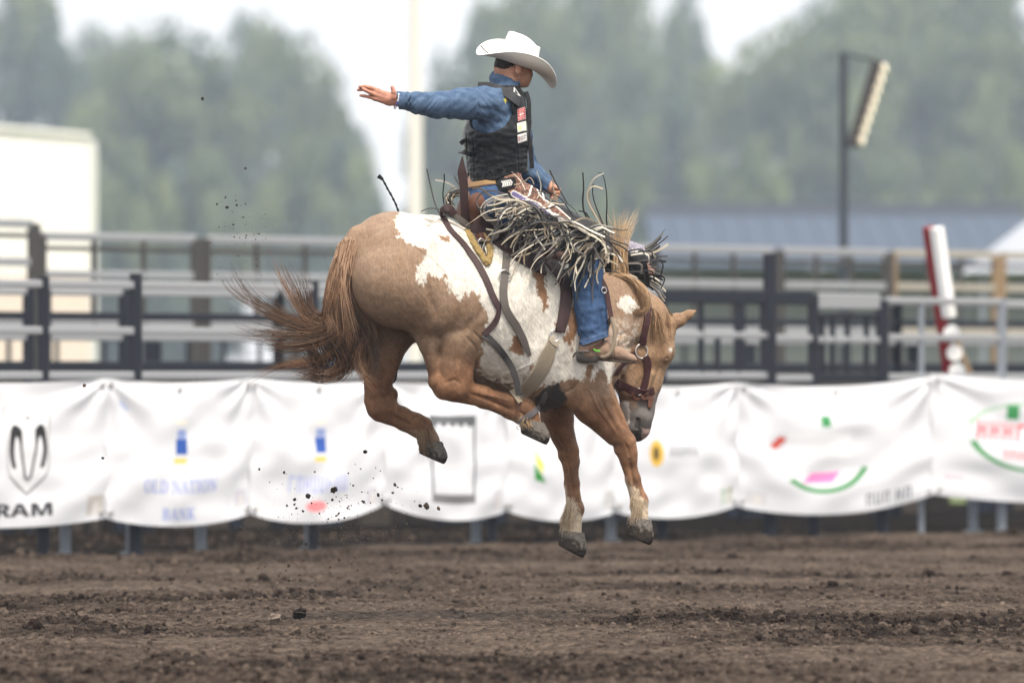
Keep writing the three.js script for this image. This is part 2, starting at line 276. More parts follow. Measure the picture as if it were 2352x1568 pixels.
function panel(label, z0, u0, u1, heights, o = {}) {   // one fence panel between two posts
  const A = onFence(u0, z0), Bp = onFence(u1, z0), g = thing(o.name ?? 'pipe_fence', label, o.category ?? 'fence', [A.x, 0, A.z], o.group), L = (p, y) => V(p.x - A.x, y, p.z - A.z);
  for (const [h, m, r] of heights.map((x) => Array.isArray(x) ? x : [x])) part('rail', bar(L(A, h).addScaledVector(FDIR, 0.02), L(Bp, h + (o.drop ?? 0)).addScaledVector(FDIR, -0.02), 0.026, r ?? 0.027), m ?? o.rail ?? M_RAIL, g);
  const top = Math.max(...heights.map((x) => Array.isArray(x) ? x[0] : x)) + (o.over ?? 0.05), pr = o.pr ?? 0.036;
  for (const [p, on] of [[A, o.left ?? true], [Bp, o.right ?? false]]) if (on) part('post', bar(L(p, -0.05), L(p, top), pr, pr), o.post ?? M_POST, g);
  for (const [u, y0, y1, m] of o.uprights ?? []) { const p = onFence(u, z0); part('upright', bar(L(p, y0), L(p, y1), 0.022, 0.022), m ?? o.post ?? M_POST, g); }
  if (o.boards !== undefined) for (let t = 0.02; t < 0.96;) { const w = 0.05 + 0.16 * R_F(), gap = R_F() < 0.35 ? 0.12 : 0.015, h = 0.3 + 0.35 * R_F(), a = L(A, 0).lerp(L(Bp, 0), t), b = L(A, 0).lerp(L(Bp, 0), Math.min(0.98, t + w)); const k = new THREE.BoxGeometry(a.distanceTo(b), h, 0.03); k.rotateY(Math.atan2(-FDIR.z, FDIR.x)); k.translate((a.x + b.x) / 2, h / 2 + 0.03, (a.z + b.z) / 2 + 0.05); part('dark_fill_board', k, FILL_BOARD_MATS[Math.floor(R_F() * 4)], g); t += w + gap; }  // dark boards added behind the fence to darken the strip under the banners
  return g;
}
const FILL_BOARD_MATS = [[0.014, 0.016, 0.024], [0.022, 0.019, 0.018], [0.018, 0.022, 0.034], [0.05, 0.042, 0.036]].map((c) => mat(c, 0.85));
const Z1 = -41.1, Z1B = -46.3, Z2 = -51.5, Z3 = -56;
const h1 = [1.82, 1.51, 1.21, 0.88, 0.55];
panel('front fence panel at the far left, above the ram-head banner', Z1, -330, 100, h1, { pr: 0.038 });
panel('front fence panel left of the dark double post', Z1, 100, 312, h1, { pr: 0.038 });
panel('front fence panel right of the dark double post, behind the tail', Z1, 312, 720, h1, { pr: 0.042, over: 0.08 });
panel('front fence panel hidden mostly behind the horse’s hind legs'.replace('’s', ''), Z1, 720, 1130, h1);
panel('front fence panel behind the horse chest and forelegs', Z1, 1130, 1520, h1);
panel('front fence panel with a dark top rail beside the horse head', Z1, 1520, 1768, [[1.79, M_POST, 0.05], [1.51], [1.21], 0.88, 0.55], { uprights: [[1610, 1.22, 1.78], [1648, 1.22, 1.5], [1692, 1.22, 1.78], [1752, 1.22, 1.78]] });
panel('short front fence panel between tall dark post and barred gate', Z1, 1768, 1866, [[1.79, M_POST, 0.05], [1.49], [1.19]], { pr: 0.05, over: 0.33 });
panel('front gate with close dark vertical bars', Z1, 1868, 2020, [[1.77, M_RAIL, 0.06], [1.66, M_POST, 0.02], [1.48], [1.2, M_POST]], { name: 'fence_gate', category: 'gate', uprights: [[1888, 1.2, 1.68], [1912, 1.2, 1.68], [1946, 1.2, 1.68], [1990, 1.2, 1.68]], pr: 0.04 });
panel('front fence panel at the right, in front of the leaning red board', Z1, 2026, 2300, [1.78, 1.5, 1.2, 0.88, 0.55], { pr: 0.05, over: 0.0, uprights: [[2116, 0, 1.76, M_PALEPOST]] });
panel('front fence panel at the far right edge', Z1, 2300, 2700, [1.76, 1.5, 1.2, 0.88, 0.55], { post: M_PALEPOST });
for (const [i, u] of [[0, 150], [1, 302], [2, 462], [3, 712], [4, 1094], [5, 1404], [6, 1772], [7, 2235]].entries()) { const p = onFence(u[1], Z1 - 0.25); const g = thing('fence_stake', ['pale steel stake below the ram-head banner', 'pale steel stake under the first bank banner', 'pale steel stake under the right side of the first bank banner', 'pale steel stake under the red-spot banner', 'pale steel stake under the black-framed banner', 'pale steel stake between the forelegs', 'pale steel stake under the green-arc banner', 'pale steel stake under the far right banner'][i], 'stake', [p.x, 0, p.z]); part('shaft', bar(V(0, -0.05, 0), V(0, 1.1, 0), 0.036, 0.036), M_PALEPOST, g); part('foot_plate', new THREE.BoxGeometry(0.14, 0.02, 0.14), M_PALEPOST, g); }
const G2 = 'second row fence panels';
[[-320, 66], [104, 286], [300, 640], [640, 1010], [1010, 1380], [1380, 1700], [1700, 2060], [2060, 2420]].forEach(([a, b], i) => panel(['second row panel at the left edge', 'second row panel seen between the two left front posts', 'second row panel left of the tail', 'second row panel behind the rump', 'second row panel behind the belly', 'second row panel right of the rider knee', 'second row panel behind the barred gate', 'second row panel at the right edge'][i], Z1B, a, b, [1.84, 1.5, [1.66, M_POST, 0.03], [1.28, M_POST, 0.04], 0.9, 0.5], { pr: 0.045, over: 0.02, post: M_POST, right: true, group: G2, boards: i }));
// tall back fence with wide light planks
[[-260, 78, 0.10], [92, 452], [470, 820], [820, 1190], [1190, 1500], [1500, 1780], [1790, 2040], [2048, 2290, 0, 1], [2298, 2640, 0, 1]].forEach(([a, b, up, tan], i) => panel(['tall back fence panel before the white building', 'tall back fence panel with wide pale rails left of the tail', 'tall back fence panel behind the tail', 'tall back fence panel behind the rump and saddle', 'tall back fence panel behind the rider’s thigh'.replace('’s', ''), 'tall back fence panel right of the fringed chaps', 'tall back fence panel left of the light mast', 'tall tan back fence panel behind the leaning red board', 'tall tan back fence panel at the right edge'][i], Z2, a, b, [[2.38 + (up ?? 0), tan ? M_RAIL2 : M_RAIL, 0.036], [2.06 + (up ?? 0), tan ? M_RAIL2 : M_RAIL, 0.036], [2.28 + (up ?? 0), M_POSTB, 0.02], [1.62, tan ? M_RAIL2 : M_RAIL, 0.05], [1.2, M_POSTB, 0.06], [0.7, M_POSTB, 0.06]], { pr: 0.055, post: tan ? M_WOOD : M_POSTB, over: 0.0, right: true, group: 'tall back fence panels', uprights: [0.34, 0.66].map((t) => [lerp(a, b, t), 1.6, 2.36, M_POSTB]) }));
// dark chutes behind
[[-200, 350], [350, 760], [1350, 1720], [1720, 2100], [2100, 2560]].forEach(([a, b], i) => panel(['dark pen panel behind the left fences', 'dark pen panel behind the tail', 'dark pen panel behind the horse head', 'dark pen panel behind the barred gate', 'dark pen panel behind the red board'][i], Z3, a, b, [[1.7, M_POST, 0.06], [1.1, M_POST, 0.07], [0.75, M_POST, 0.07], [0.4, M_POST, 0.07]], { post: M_POST, pr: 0.08, right: true, group: 'dark pen panels', uprights: [0.2, 0.4, 0.6, 0.8].map((t) => [lerp(a, b, t), 0, 1.7, M_POST]) }));
{ // red board with a white face and round white lamps, leaning on the front fence
  const a = onFence(2205, Z1 - 0.35), b = onFence(2132, Z1 - 0.35), g = thing('leaning_board', 'leaning red board with a bright white face and white discs', 'board', [a.x, 0, a.z]), L = (t, o = 0) => V(lerp(0, b.x - a.x, t), lerp(0.62, 2.36, t), lerp(0, b.z - a.z, t) + o);
  part('board', bar(L(0), L(1), 0.03, 0.045), mat([0.22, 0.016, 0.02], 0.5), g);
  const w = mat([0.86, 0.86, 0.85], 0.35); part('white_face', bar(L(0.60, 0.06).add(V(0.06, 0, 0)), L(0.995, 0.06).add(V(0.06, 0, 0)), 0.045, 0.045), w, g);
  for (const t of [0.27, 0.36, 0.44, 0.53]) { const d = new THREE.CylinderGeometry(0.062, 0.062, 0.05, 20); d.rotateX(Math.PI / 2); const p = L(t, 0.06); d.translate(p.x + 0.06, p.y, p.z); part('disc', d, w, g); }
  const bp = onFence(2268, Z1 - 1.2), bl = thing('plank', 'brown plank leaning behind the right fence', 'plank', [bp.x, 0, bp.z]); part('board', bar(V(0.15, 0.5, 0), V(-0.25, 1.5, 0), 0.05, 0.02), M_WOOD, bl);
}
// ------------------------------------------------------------------ sponsor banners
function bannerMesh(u0, u1, top0, top1, bot0, bot1, sagT, sagB, seed, draw, folds = 1) {
  const A = onFence(u0, Z1 + 0.10), Bp = onFence(u1, Z1 + 0.10), nx = 72, ny = 44, p = [], uv = [], ix = [], nrm = V(-FDIR.z, 0, FDIR.x).normalize();   // nrm points to the arena
  if (nrm.z < 0) nrm.negate();
  for (let j = 0; j <= ny; j++) for (let i = 0; i <= nx; i++) {
    const s = i / nx, t = j / ny, yt = lerp(top0, top1, s) - sagT * 4 * s * (1 - s), bow = Math.pow(Math.sin(Math.PI * s), 0.75), yb = lerp(bot0, bot1, s) - sagB * bow, y = lerp(yt, yb, t);
    const dl = Math.hypot(s * 1.3, t), dr = Math.hypot((1 - s) * 1.3, t), al = Math.atan2(t, s * 1.3), ar = Math.atan2(t, (1 - s) * 1.3);
    let w = 0.016 * Math.sin(al * 9 + seed) * Math.exp(-dl * 2.2) * sstep(0, 0.15, dl) + 0.016 * Math.sin(ar * 9 + seed * 2) * Math.exp(-dr * 2.2) * sstep(0, 0.15, dr);
    w += 0.014 * folds * Math.sin((t * 1.15 - 1.1 * s * (1 - s) * 1.6) * 9 + seed) * (0.4 + 0.6 * bow) * (1 - t * 0.5) * 0.6 + 0.012 * n2(s * 3 + seed, t * 3) + 0.05 * bow * Math.sin(t * 2.6) * 0.8;
    const q2 = A.clone().lerp(Bp, s).addScaledVector(nrm, 0.05 + w); p.push(q2.x, y, q2.z); uv.push(s, 1 - t);
  }
  for (let j = 0; j < ny; j++) for (let i = 0; i < nx; i++) { const a = j * (nx + 1) + i; ix.push(a, a + nx + 1, a + 1, a + 1, a + nx + 1, a + nx + 2); }
  const g = new THREE.BufferGeometry(); g.setAttribute('position', new THREE.Float32BufferAttribute(p, 3)); g.setAttribute('uv', new THREE.Float32BufferAttribute(uv, 2)); g.setIndex(ix); g.computeVertexNormals();
  const m = new THREE.MeshPhysicalMaterial({ map: canvasMap(512, 512, (x, w, h) => { x.fillStyle = '#d3d5da'; x.fillRect(0, 0, w, h); draw(x, w, h); }), roughness: 0.6, specularIntensity: 0.4, side: THREE.DoubleSide });
  return [g, m];
}
const T = (x, s, px, py, size, col, w, font = 'bold', fam = 'sans-serif') => { x.fillStyle = col; x.font = `${font} ${size}px ${fam}`; x.textAlign = 'center'; x.textBaseline = 'middle'; if (w) { x.save(); x.translate(px, py); const m = x.measureText(s).width || 1; x.scale(w / m, 1); x.fillText(s, 0, 0); x.restore(); } else x.fillText(s, px, py); };
const corner = (x, px, py, w, h, c) => { x.fillStyle = c; x.fillRect(px, py, w, h); x.fillStyle = '#d2d0ce'; x.fillRect(px + w * 0.35, py + h * 0.35, w * 0.4, h * 0.65); };
// worn lettering that cannot be read: a row of upright strokes
const strokes = (x, px, py, w, h, col, n, seed) => { const R = rngOf(seed), s = w / n; x.fillStyle = col; for (let i = 0; i < n; i++) { const a = px - w / 2 + i * s; x.fillRect(a + s * 0.1, py - h / 2, s * 0.22, h); if (R() < 0.75) x.fillRect(a + s * 0.6, py - h / 2, s * 0.2, h); x.fillRect(a + s * 0.1, py - h / 2 + h * [0, 0.4, 0.82][Math.floor(R() * 3)], s * 0.7, h * 0.17); } };
const bank = (x, name, name2, red) => { x.fillStyle = '#3558a6'; x.fillRect(236, 200, 40, 56); x.fillStyle = '#8c9ccb'; x.fillRect(240, 168, 34, 30); x.fillStyle = '#f2e9cf'; x.fillRect(232, 138, 44, 8); x.fillStyle = '#eec766'; x.fillRect(228, 270, 46, 18); if (name) T(x, name, 250, 372, 66, '#98a4d6', 260, 'bold', 'serif'); else strokes(x, 246, 372, 220, 62, '#a9b2dc', 8, 4); if (name2) T(x, name2, 246, 470, 58, '#8f9dd4', 118, 'bold', 'serif'); if (red) { x.fillStyle = '#ee8f94'; x.beginPath(); x.ellipse(240, 452, 40, 20, 0, 0, 7); x.fill(); } x.fillStyle = '#b9c3de'; x.save(); x.translate(62, 92); x.rotate(0.8); x.fillRect(-20, -8, 40, 14); x.restore(); };
const BN = [
  ['white banner with a black ram-head emblem and RAM', -310, 238, (x) => { // ram's head
    x.save(); x.translate(330, 0); x.strokeStyle = '#3a3a3c'; x.fillStyle = '#2c2c2e'; x.lineWidth = 5; x.lineJoin = 'round';
    x.fillStyle = '#dcdde0'; x.strokeStyle = '#a8a8aa'; x.lineWidth = 4; x.beginPath(); x.moveTo(-48, 90); x.quadraticCurveTo(0, 60, 48, 90); x.lineTo(44, 300); x.quadraticCurveTo(40, 350, 0, 394); x.quadraticCurveTo(-40, 350, -44, 300); x.closePath(); x.fill(); x.stroke();
    x.fillStyle = '#2c2c2e'; for (const s of [-1, 1]) { x.beginPath(); x.moveTo(s * 14, 168); x.quadraticCurveTo(s * 30, 128, s * 38, 170); x.quadraticCurveTo(s * 46, 240, s * 34, 300); x.quadraticCurveTo(s * 28, 312, s * 26, 296); x.quadraticCurveTo(s * 36, 240, s * 27, 190); x.quadraticCurveTo(s * 22, 186, s * 18, 232); x.lineTo(s * 8, 340); x.lineTo(s * 4, 336); x.lineTo(s * 14, 226); x.closePath(); x.fill(); }
    x.strokeStyle = '#77797c'; x.lineWidth = 5; x.beginPath(); x.moveTo(-40, 330); x.lineTo(0, 396); x.lineTo(40, 330); x.stroke(); x.fillStyle = '#8d8f92'; x.beginPath(); x.ellipse(0, 342, 7, 9, 0, 0, 7); x.fill(); x.beginPath(); x.moveTo(-8, 118); x.lineTo(0, 138); x.lineTo(8, 118); x.fill(); x.restore();
    T(x, 'RAM', 322, 452, 62, '#3c3c40', 130, '900'); corner(x, 462, 420, 40, 72, '#bdb9b4'); }],
  ['white banner reading OLD NATIONAL BANK with one blue block', 232, 566, (x) => { bank(x, 'OLD NATION', 'BANK'); corner(x, 455, 408, 38, 66, '#c3c1cb'); }],
  ['white bank banner with blue block and a red spot below', 562, 876, (x) => { bank(x, '', '', true); corner(x, 438, 420, 40, 66, '#bdbbc4'); x.fillStyle = '#d8d8d8'; x.beginPath(); x.ellipse(52, 478, 44, 26, 0, 0, 7); x.fill(); }],
  ['white banner with a black-framed tall box', 872, 1156, (x) => { x.fillStyle = '#5b5d61'; x.fillRect(170, 118, 196, 30); for (let i = 0; i < 5; i++) { x.beginPath(); x.arc(190 + i * 38, 148, 14, 0, Math.PI); x.fill(); } x.fillStyle = '#5c6068'; x.fillRect(182, 148, 9, 300); x.fillRect(356, 148, 9, 300); x.fillStyle = '#77777a'; x.fillRect(182, 416, 183, 34); x.fillStyle = '#dfe0e3'; x.fillRect(192, 300, 164, 5); corner(x, 442, 414, 40, 70, '#c6c4cb'); }],
  ['white banner with a green and yellow leaf mark behind the forelegs', 1152, 1404, (x) => { x.fillStyle = '#3f8f45'; x.beginPath(); x.moveTo(110, 300); x.lineTo(150, 350); x.lineTo(168, 372); x.lineTo(118, 366); x.fill(); x.fillStyle = '#e6d84c'; x.beginPath(); x.moveTo(120, 250); x.lineTo(156, 300); x.lineTo(148, 340); x.lineTo(122, 300); x.fill(); x.fillStyle = '#c7c9c4'; x.fillRect(200, 278, 120, 10); corner(x, 452, 418, 40, 66, '#bfc0c0'); }],
  ['white banner with a yellow round mark and grey lettering', 1400, 1684, (x) => { x.fillStyle = '#d9b24c'; x.beginPath(); x.ellipse(160, 262, 26, 52, 0, 0, 7); x.fill(); x.fillStyle = '#5e4e33'; x.beginPath(); x.ellipse(158, 262, 11, 28, 0, 0, 7); x.fill(); strokes(x, 268, 250, 124, 40, '#7b7c82', 8, 9); x.fillStyle = '#cfd0d3'; x.fillRect(206, 306, 128, 10); corner(x, 436, 424, 22, 64, '#9fb3a0'); corner(x, 466, 424, 22, 64, '#a7a796'); }],
  ['wide white banner with pink and green arc mark', 1680, 2132, (x) => { x.strokeStyle = '#3d8a4c'; x.lineWidth = 17; x.beginPath(); x.ellipse(215, 250, 128, 168, 0, 0.5, 2.3); x.stroke(); x.fillStyle = '#e27fb4'; x.beginPath(); x.moveTo(160, 386); x.lineTo(185, 346); x.lineTo(262, 340); x.lineTo(240, 384); x.fill(); x.fillStyle = '#3f8b55'; x.fillRect(206, 118, 24, 44); x.fillStyle = '#c8584e'; x.save(); x.translate(104, 232); x.rotate(0.5); x.fillRect(-12, -28, 22, 52); x.restore(); x.fillStyle = '#e2e3e6'; x.fillRect(126, 186, 160, 96); strokes(x, 360, 466, 70, 50, '#6d6e76', 3, 12); strokes(x, 430, 466, 52, 50, '#6d6e76', 2, 13); corner(x, 24, 436, 52, 52, '#c9c8cc'); }],
  ['white banner at the right with red lettering between green arcs', 2128, 2660, (x) => { x.strokeStyle = '#3d8a4c'; x.lineWidth = 14; x.beginPath(); x.ellipse(210, 230, 130, 150, 0, 0.2, 2.9); x.stroke(); x.strokeStyle = '#9dbfa4'; x.lineWidth = 10; x.beginPath(); x.ellipse(210, 250, 140, 150, 0, 3.5, 5.9); x.stroke(); x.fillStyle = '#3f8b55'; x.fillRect(160, 108, 26, 60); x.save(); x.translate(206, 226); x.rotate(0.10); strokes(x, 0, 0, 230, 76, '#d9545c', 8, 15); x.restore(); strokes(x, 190, 314, 92, 38, '#cf5a62', 6, 17); x.fillStyle = '#c9b9c0'; x.fillRect(26, 420, 44, 20); }]];
const BT = [[1.20, 1.19, 0.27, 0.255, 0.035, 0.06], [1.19, 1.19, 0.255, 0.266, 0.03, 0.073], [1.19, 1.17, 0.266, 0.317, 0.02, 0.10], [1.17, 1.165, 0.317, 0.25, 0.02, 0.095], [1.165, 1.16, 0.25, 0.225, 0.02, 0.075], [1.16, 1.16, 0.225, 0.253, 0.03, 0.07], [1.16, 1.20, 0.253, 0.31, 0.05, 0.11], [1.22, 1.18, 0.31, 0.25, 0.03, 0.06]];
BN.forEach(([label, u0, u1, draw], i) => { const [t0, t1, b0, b1, sT, sB] = BT[i], [g, m] = bannerMesh(u0, u1, t0, t1, b0, b1, sT, sB, i * 2.3 + 1, draw, i >= 6 ? 2.2 : 1); const b = thing('sponsor_banner', label, 'banner', [0, 0, 0], 'sponsor banners along the fence'); part('sheet', g, m, b); const pa = g.attributes.position, gr = new THREE.TorusGeometry(0.016, 0.005, 8, 16), gm = mat([0.4, 0.4, 0.4], 0.35, { metalness: 0.8 }); for (const k of [73 * 2 + 2, 73 * 2 + 36, 73 * 2 + 70, 73 * 42 + 2, 73 * 42 + 70]) { const o = part('grommet', gr, gm, b); o.position.set(pa.getX(k), pa.getY(k), pa.getZ(k)).add(V(0.008, 0, 0.01)); o.rotation.y = Math.atan2(0.66, 0.75); } rebase(b); });
// ------------------------------------------------------------------ far setting
const at = (u, v, d) => V((u * 2500 / 2352 - 1250) / 14000 * d, CAM_H + (V0 - v) * 2500 / 2352 / 14000 * d, -d);
{ // white building at the left
  const d = 78, c = at(205, 300, d), g = thing('white_building', 'white flat building at the left edge behind the fences', 'building', [c.x, 0, -d]), w = 14, h0 = 4.45, W = mat([0.80, 0.78, 0.75], 0.8), PEACH = mat([0.66, 0.56, 0.50], 0.8);
  const sh = new THREE.Shape(); sh.moveTo(-w, 0); sh.lineTo(0, 0); sh.lineTo(0, h0); sh.lineTo(-w, h0 + 1.3); sh.closePath(); const wg = new THREE.ExtrudeGeometry(sh, { depth: 1.5, bevelEnabled: false }); wg.translate(0, 0, -1.5); part('wall', wg, W, g);
  part('lower_cladding', new THREE.BoxGeometry(w, 2.55, 0.06).translate(-w / 2, 1.275, 0.03), PEACH, g);
  for (let i = 0; i < 14; i++) part('wall_panel', new THREE.BoxGeometry(0.94, h0 - 2.7, 0.03).translate(-0.52 - i, 2.62 + (h0 - 2.7) / 2, 0.016), W, g);
  part('roof_edge', bar(V(0.02, h0 + 0.03, 0.02), V(-w, h0 + 1.33, 0.02), 0.05, 0.03), mat([0.75, 0.74, 0.72], 0.6), g); part('door', new THREE.BoxGeometry(0.9, 2.1, 0.06).translate(-2.4, 1.3, 0.09), mat([0.5, 0.46, 0.44], 0.7), g);
}
{ // low barn with a long grey roof on the right
  const d = 95, a = at(1500, 600, d), b = at(2420, 600, d), L = b.x - a.x, g = thing('long_barn', 'low barn with a long blue-grey metal roof at the right', 'barn', [a.x, 0, -d]), RM = mat([0.075, 0.095, 0.13], 0.9), sl = 1.0, n = 16;
  part('wall', new THREE.BoxGeometry(L, 3.0, 9).translate(L / 2, 1.5, -5), mat([0.16, 0.17, 0.165], 0.9), g);
  for (let i = 0; i < n; i++) { const s = new THREE.Shape(); s.moveTo(0, 3.0); s.lineTo(6, 3.0 + sl); s.lineTo(6, 3.05 + sl); s.lineTo(0, 3.05); s.closePath(); const r = new THREE.ExtrudeGeometry(s, { depth: L / n - 0.012, bevelEnabled: false }); r.rotateY(Math.PI / 2); r.scale(1, 1, 1); r.translate(i * L / n, 0.0, 0.3); part('roof_sheet', r, RM, g); }
  part('ridge', new THREE.BoxGeometry(L, 0.5, 0.3).translate(L / 2, 3.0 + sl, -5.9), mat([0.12, 0.135, 0.165], 0.9), g);
  const t = at(2352, 560, 70), tent = thing('white_canopy', 'white canopy roof at the right edge', 'canopy', [t.x + 0.6, 0, t.z]); const cg = new THREE.ConeGeometry(1.9, 1.1, 4); cg.rotateY(Math.PI / 4); cg.translate(0, 3.0, 0); part('roof', cg, mat([0.30, 0.32, 0.36], 0.8), tent); for (const [x, z] of [[-1.2, -1.2], [1.2, -1.2], [-1.2, 1.2], [1.2, 1.2]]) part('pole', bar(V(x, 0, z), V(x, 2.5, z), 0.03, 0.03), M_PALEPOST, tent);
}
{ // poles
  const p = at(953, 400, 82), u = thing('utility_pole', 'pale wooden utility pole left of the rider', 'pole', [p.x, 0, p.z]); part('pole', new THREE.CylinderGeometry(0.085, 0.12, 10, 14).translate(0, 5, 0), mat([0.66, 0.63, 0.60], 0.85), u); part('crossarm', new THREE.BoxGeometry(2.2, 0.14, 0.12).translate(0, 9.2, 0.1), mat([0.45, 0.38, 0.32], 0.85), u);
  const d = 62, q2 = at(1938, 700, d), m = thing('light_mast', 'steel light mast carrying a slanted bank of round lamps', 'light mast', [q2.x, 0, q2.z]), top = at(1944, 122, d).y, PM = mat([0.04, 0.046, 0.06], 0.6), R = (u, v) => at(u, v, d).sub(V(q2.x, 0, q2.z));
  part('mast', new THREE.CylinderGeometry(0.042, 0.055, top, 14).translate(0, top / 2, 0), PM, m); part('stay', bar(R(1944, 126), R(2020, 143), 0.014, 0.014), PM, m); part('stay', bar(R(1944, 335), R(1960, 335), 0.016, 0.016), PM, m);
  part('lamp_bar', bar(R(1958, 336), R(2016, 140), 0.035, 0.06), mat([0.045, 0.04, 0.042], 0.6), m);
  const lens = mat([0.85, 0.78, 0.62], 0.12, { emissive: rgb(1, 0.86, 0.6), emissiveIntensity: 0.75 }), bezel = mat([0.35, 0.3, 0.26], 0.3, { metalness: 0.8 });
  for (let i = 0; i < 8; i++) { const t = (i + 0.4) / 8, c = R(lerp(1968, 2027, t), lerp(332, 145, t)); c.z += 0.09; c.x += 0.03; const s = new THREE.SphereGeometry(0.055, 16, 10); s.scale(0.6, 1, 1); s.translate(c.x, c.y, c.z); const l = part('lamp', s, lens, m); const b2 = new THREE.TorusGeometry(0.052, 0.014, 8, 18); b2.rotateY(Math.PI / 2); b2.translate(c.x - 0.012, c.y, c.z); part('bezel', b2, bezel, l); }
}
// cattle standing in the pens
{
  const F = new Field(), g = F.group(10), c = (...p) => F.chain(g, p.map(([u, v, z, r]) => [u, v, z, r]));   // design units again, built facing right at the origin
  c([1076, 800, 0, 105], [1176, 790, 0, 118], [1300, 800, 0, 108]); c([1300, 790, 0, 80], [1400, 760, 0, 60], [1440, 770, 0, 52], [1490, 810, 0, 34]); for (const [u, z] of [[1060, 50], [1080, -50], [1300, 50], [1310, -50]]) c([u, 870, z, 55], [u, 960, z, 30], [u + 6, 1120, z, 22]);
  c([1430, 740, 40, 10], [1435, 738, 75, 8]); c([1430, 740, -40, 10], [1435, 738, -75, 8]); F.solid = true; const geo = F.mesh(14), sc = 1.0; geo.translate(0, -Y(1130), 0);
  const tail = new THREE.CylinderGeometry(0.03, 0.015, 0.8, 6).translate(X(975), Y(860) - Y(1130), 0), hornG = new THREE.ConeGeometry(0.025, 0.22, 8).rotateX(1.2);
  const kinds = [[[0.34, 0.15, 0.06], 'rust'], [[0.40, 0.21, 0.10], 'tan'], [[0.05, 0.035, 0.03], 'dark brown'], [[0.36, 0.17, 0.07], 'ginger'], [[0.52, 0.34, 0.2], 'pale tan']];
  [[60, 52, 0.4], [225, 53, 2.8], [440, 54, 0.2], [1010, 60, 0.3], [1940, 58, 2.9]].forEach(([u, d, turn], i) => { const p = at(u, 800, d), s = thing('steer', ['rust coloured steer in the pen at the far left', 'tan steer behind the two left front posts', 'dark brown steer left of the tail', 'ginger steer glimpsed under the belly', 'pale tan steer behind the barred gate'][i], 'steer', [p.x, 0, p.z], 'cattle in the pens'); s.rotation.y = turn; const m = mat(kinds[i][0], 0.85); part('body', geo, m, s); part('tail', tail, m, s); });
}
// trees
function treeGeo(seed, h, rx, ry) {
  const R = rngOf(seed), crown = [], blobs = [];
  for (let i = 0; i < 34; i++) { const a = R() * 6.28, e = Math.pow(R(), 0.55), y = -0.95 + 1.95 * R(), w = y > 0 ? Math.sqrt(Math.max(0.03, 1 - y * y)) : 1 - 0.25 * y * y; blobs.push([Math.cos(a) * e * w * rx * 0.78, h - ry + y * ry * 0.8, Math.sin(a) * e * w * rx * 0.78, (0.13 + 0.22 * R()) * rx]); }
  const p = [], n = [], c = []; const tone = blobs.map(() => R());
  for (let i = 0; i < 7000; i++) {
    const k = Math.floor(R() * blobs.length), b = blobs[k], d = V(R() - 0.5, R() - 0.5, R() - 0.5).normalize(), r = b[3] * Math.pow(R(), 0.35), x = b[0] + d.x * r, y = b[1] + d.y * r * 0.85, z = b[2] + d.z * r, s = 0.13 + 0.2 * R(), u = V(R() - 0.5, R() - 0.5, R() - 0.5).normalize(), v = V().crossVectors(u, d).normalize(), f = V().crossVectors(u, v).normalize();
    const t = clamp(0.42 + 0.95 * (tone[k] - 0.5) + 0.3 * (R() - 0.5), 0, 1), col = [lerp(0.05, 0.20, t), lerp(0.085, 0.235, t), lerp(0.05, 0.085, t)];
    for (const [a, e] of [[-1, -0.7], [1, -0.7], [0.2, 1.2]]) { p.push(x + (u.x * a + v.x * e) * s, y + (u.y * a + v.y * e) * s, z + (u.z * a + v.z * e) * s); n.push(f.x, f.y, f.z); c.push(...col); }
  }
  const g = new THREE.BufferGeometry(); g.setAttribute('position', new THREE.Float32BufferAttribute(p, 3)); g.setAttribute('normal', new THREE.Float32BufferAttribute(n, 3)); g.setAttribute('color', new THREE.Float32BufferAttribute(c, 3));
  const tr = [new THREE.CylinderGeometry(0.12, 0.3, h * 0.7, 9).translate(0, h * 0.35, 0)]; for (const b of blobs.slice(0, 9)) { const a0 = V(0, h * (0.25 + 0.3 * R()), 0), e = V(b[0], b[1], b[2]); tr.push(tube([a0, a0.clone().lerp(e, 0.5).add(V(0, -0.2, 0)), e], 0.07, 6, 5)); }
  return [g, mergeGeometries(tr.map((x) => { const y = x.index ? x.toNonIndexed() : x; return y; }))];
}
const leafMat = new THREE.MeshPhysicalMaterial({ vertexColors: true, roughness: 0.9, transmission: 0.25, thickness: 0, side: THREE.DoubleSide }), barkMat = mat([0.14, 0.105, 0.08], 0.95);
const TV = [[71, 13, 8, 4.8], [72, 13, 7, 5.2], [73, 5.2, 3.8, 2.5], [74, 12, 8.5, 4.5], [75, 4.4, 3.2, 2.1]].map((a) => treeGeo(...a));
const TD = [[13, 7.0], [13, 6.2], [5.2, 3.4], [12, 7.6], [4.4, 2.8]];
function tree(label, u, vtop, hw, d, kind, turn = 0) {   // where it stands, how high and how wide it grows
  d *= 1.9; const ppm = 13171 / d, p = at(u, 800, d), bush = kind === 2 || kind === 4, g = thing(bush ? 'bush' : 'broadleaf_tree', label, bush ? 'bush' : 'tree', [p.x, 0, p.z], bush ? 'bushes below the trees' : 'trees beyond the arena');
  if (!bush) hw *= 1.22; const sx = hw / ppm / TD[kind][1], sy = (CAM_H + (V0 - vtop) / ppm) / TD[kind][0];
  part('crown', TV[kind][0], leafMat, g); part('trunk', TV[kind][1], barkMat, g); g.scale.set(sx, sy, sx); g.rotation.y = turn;
}
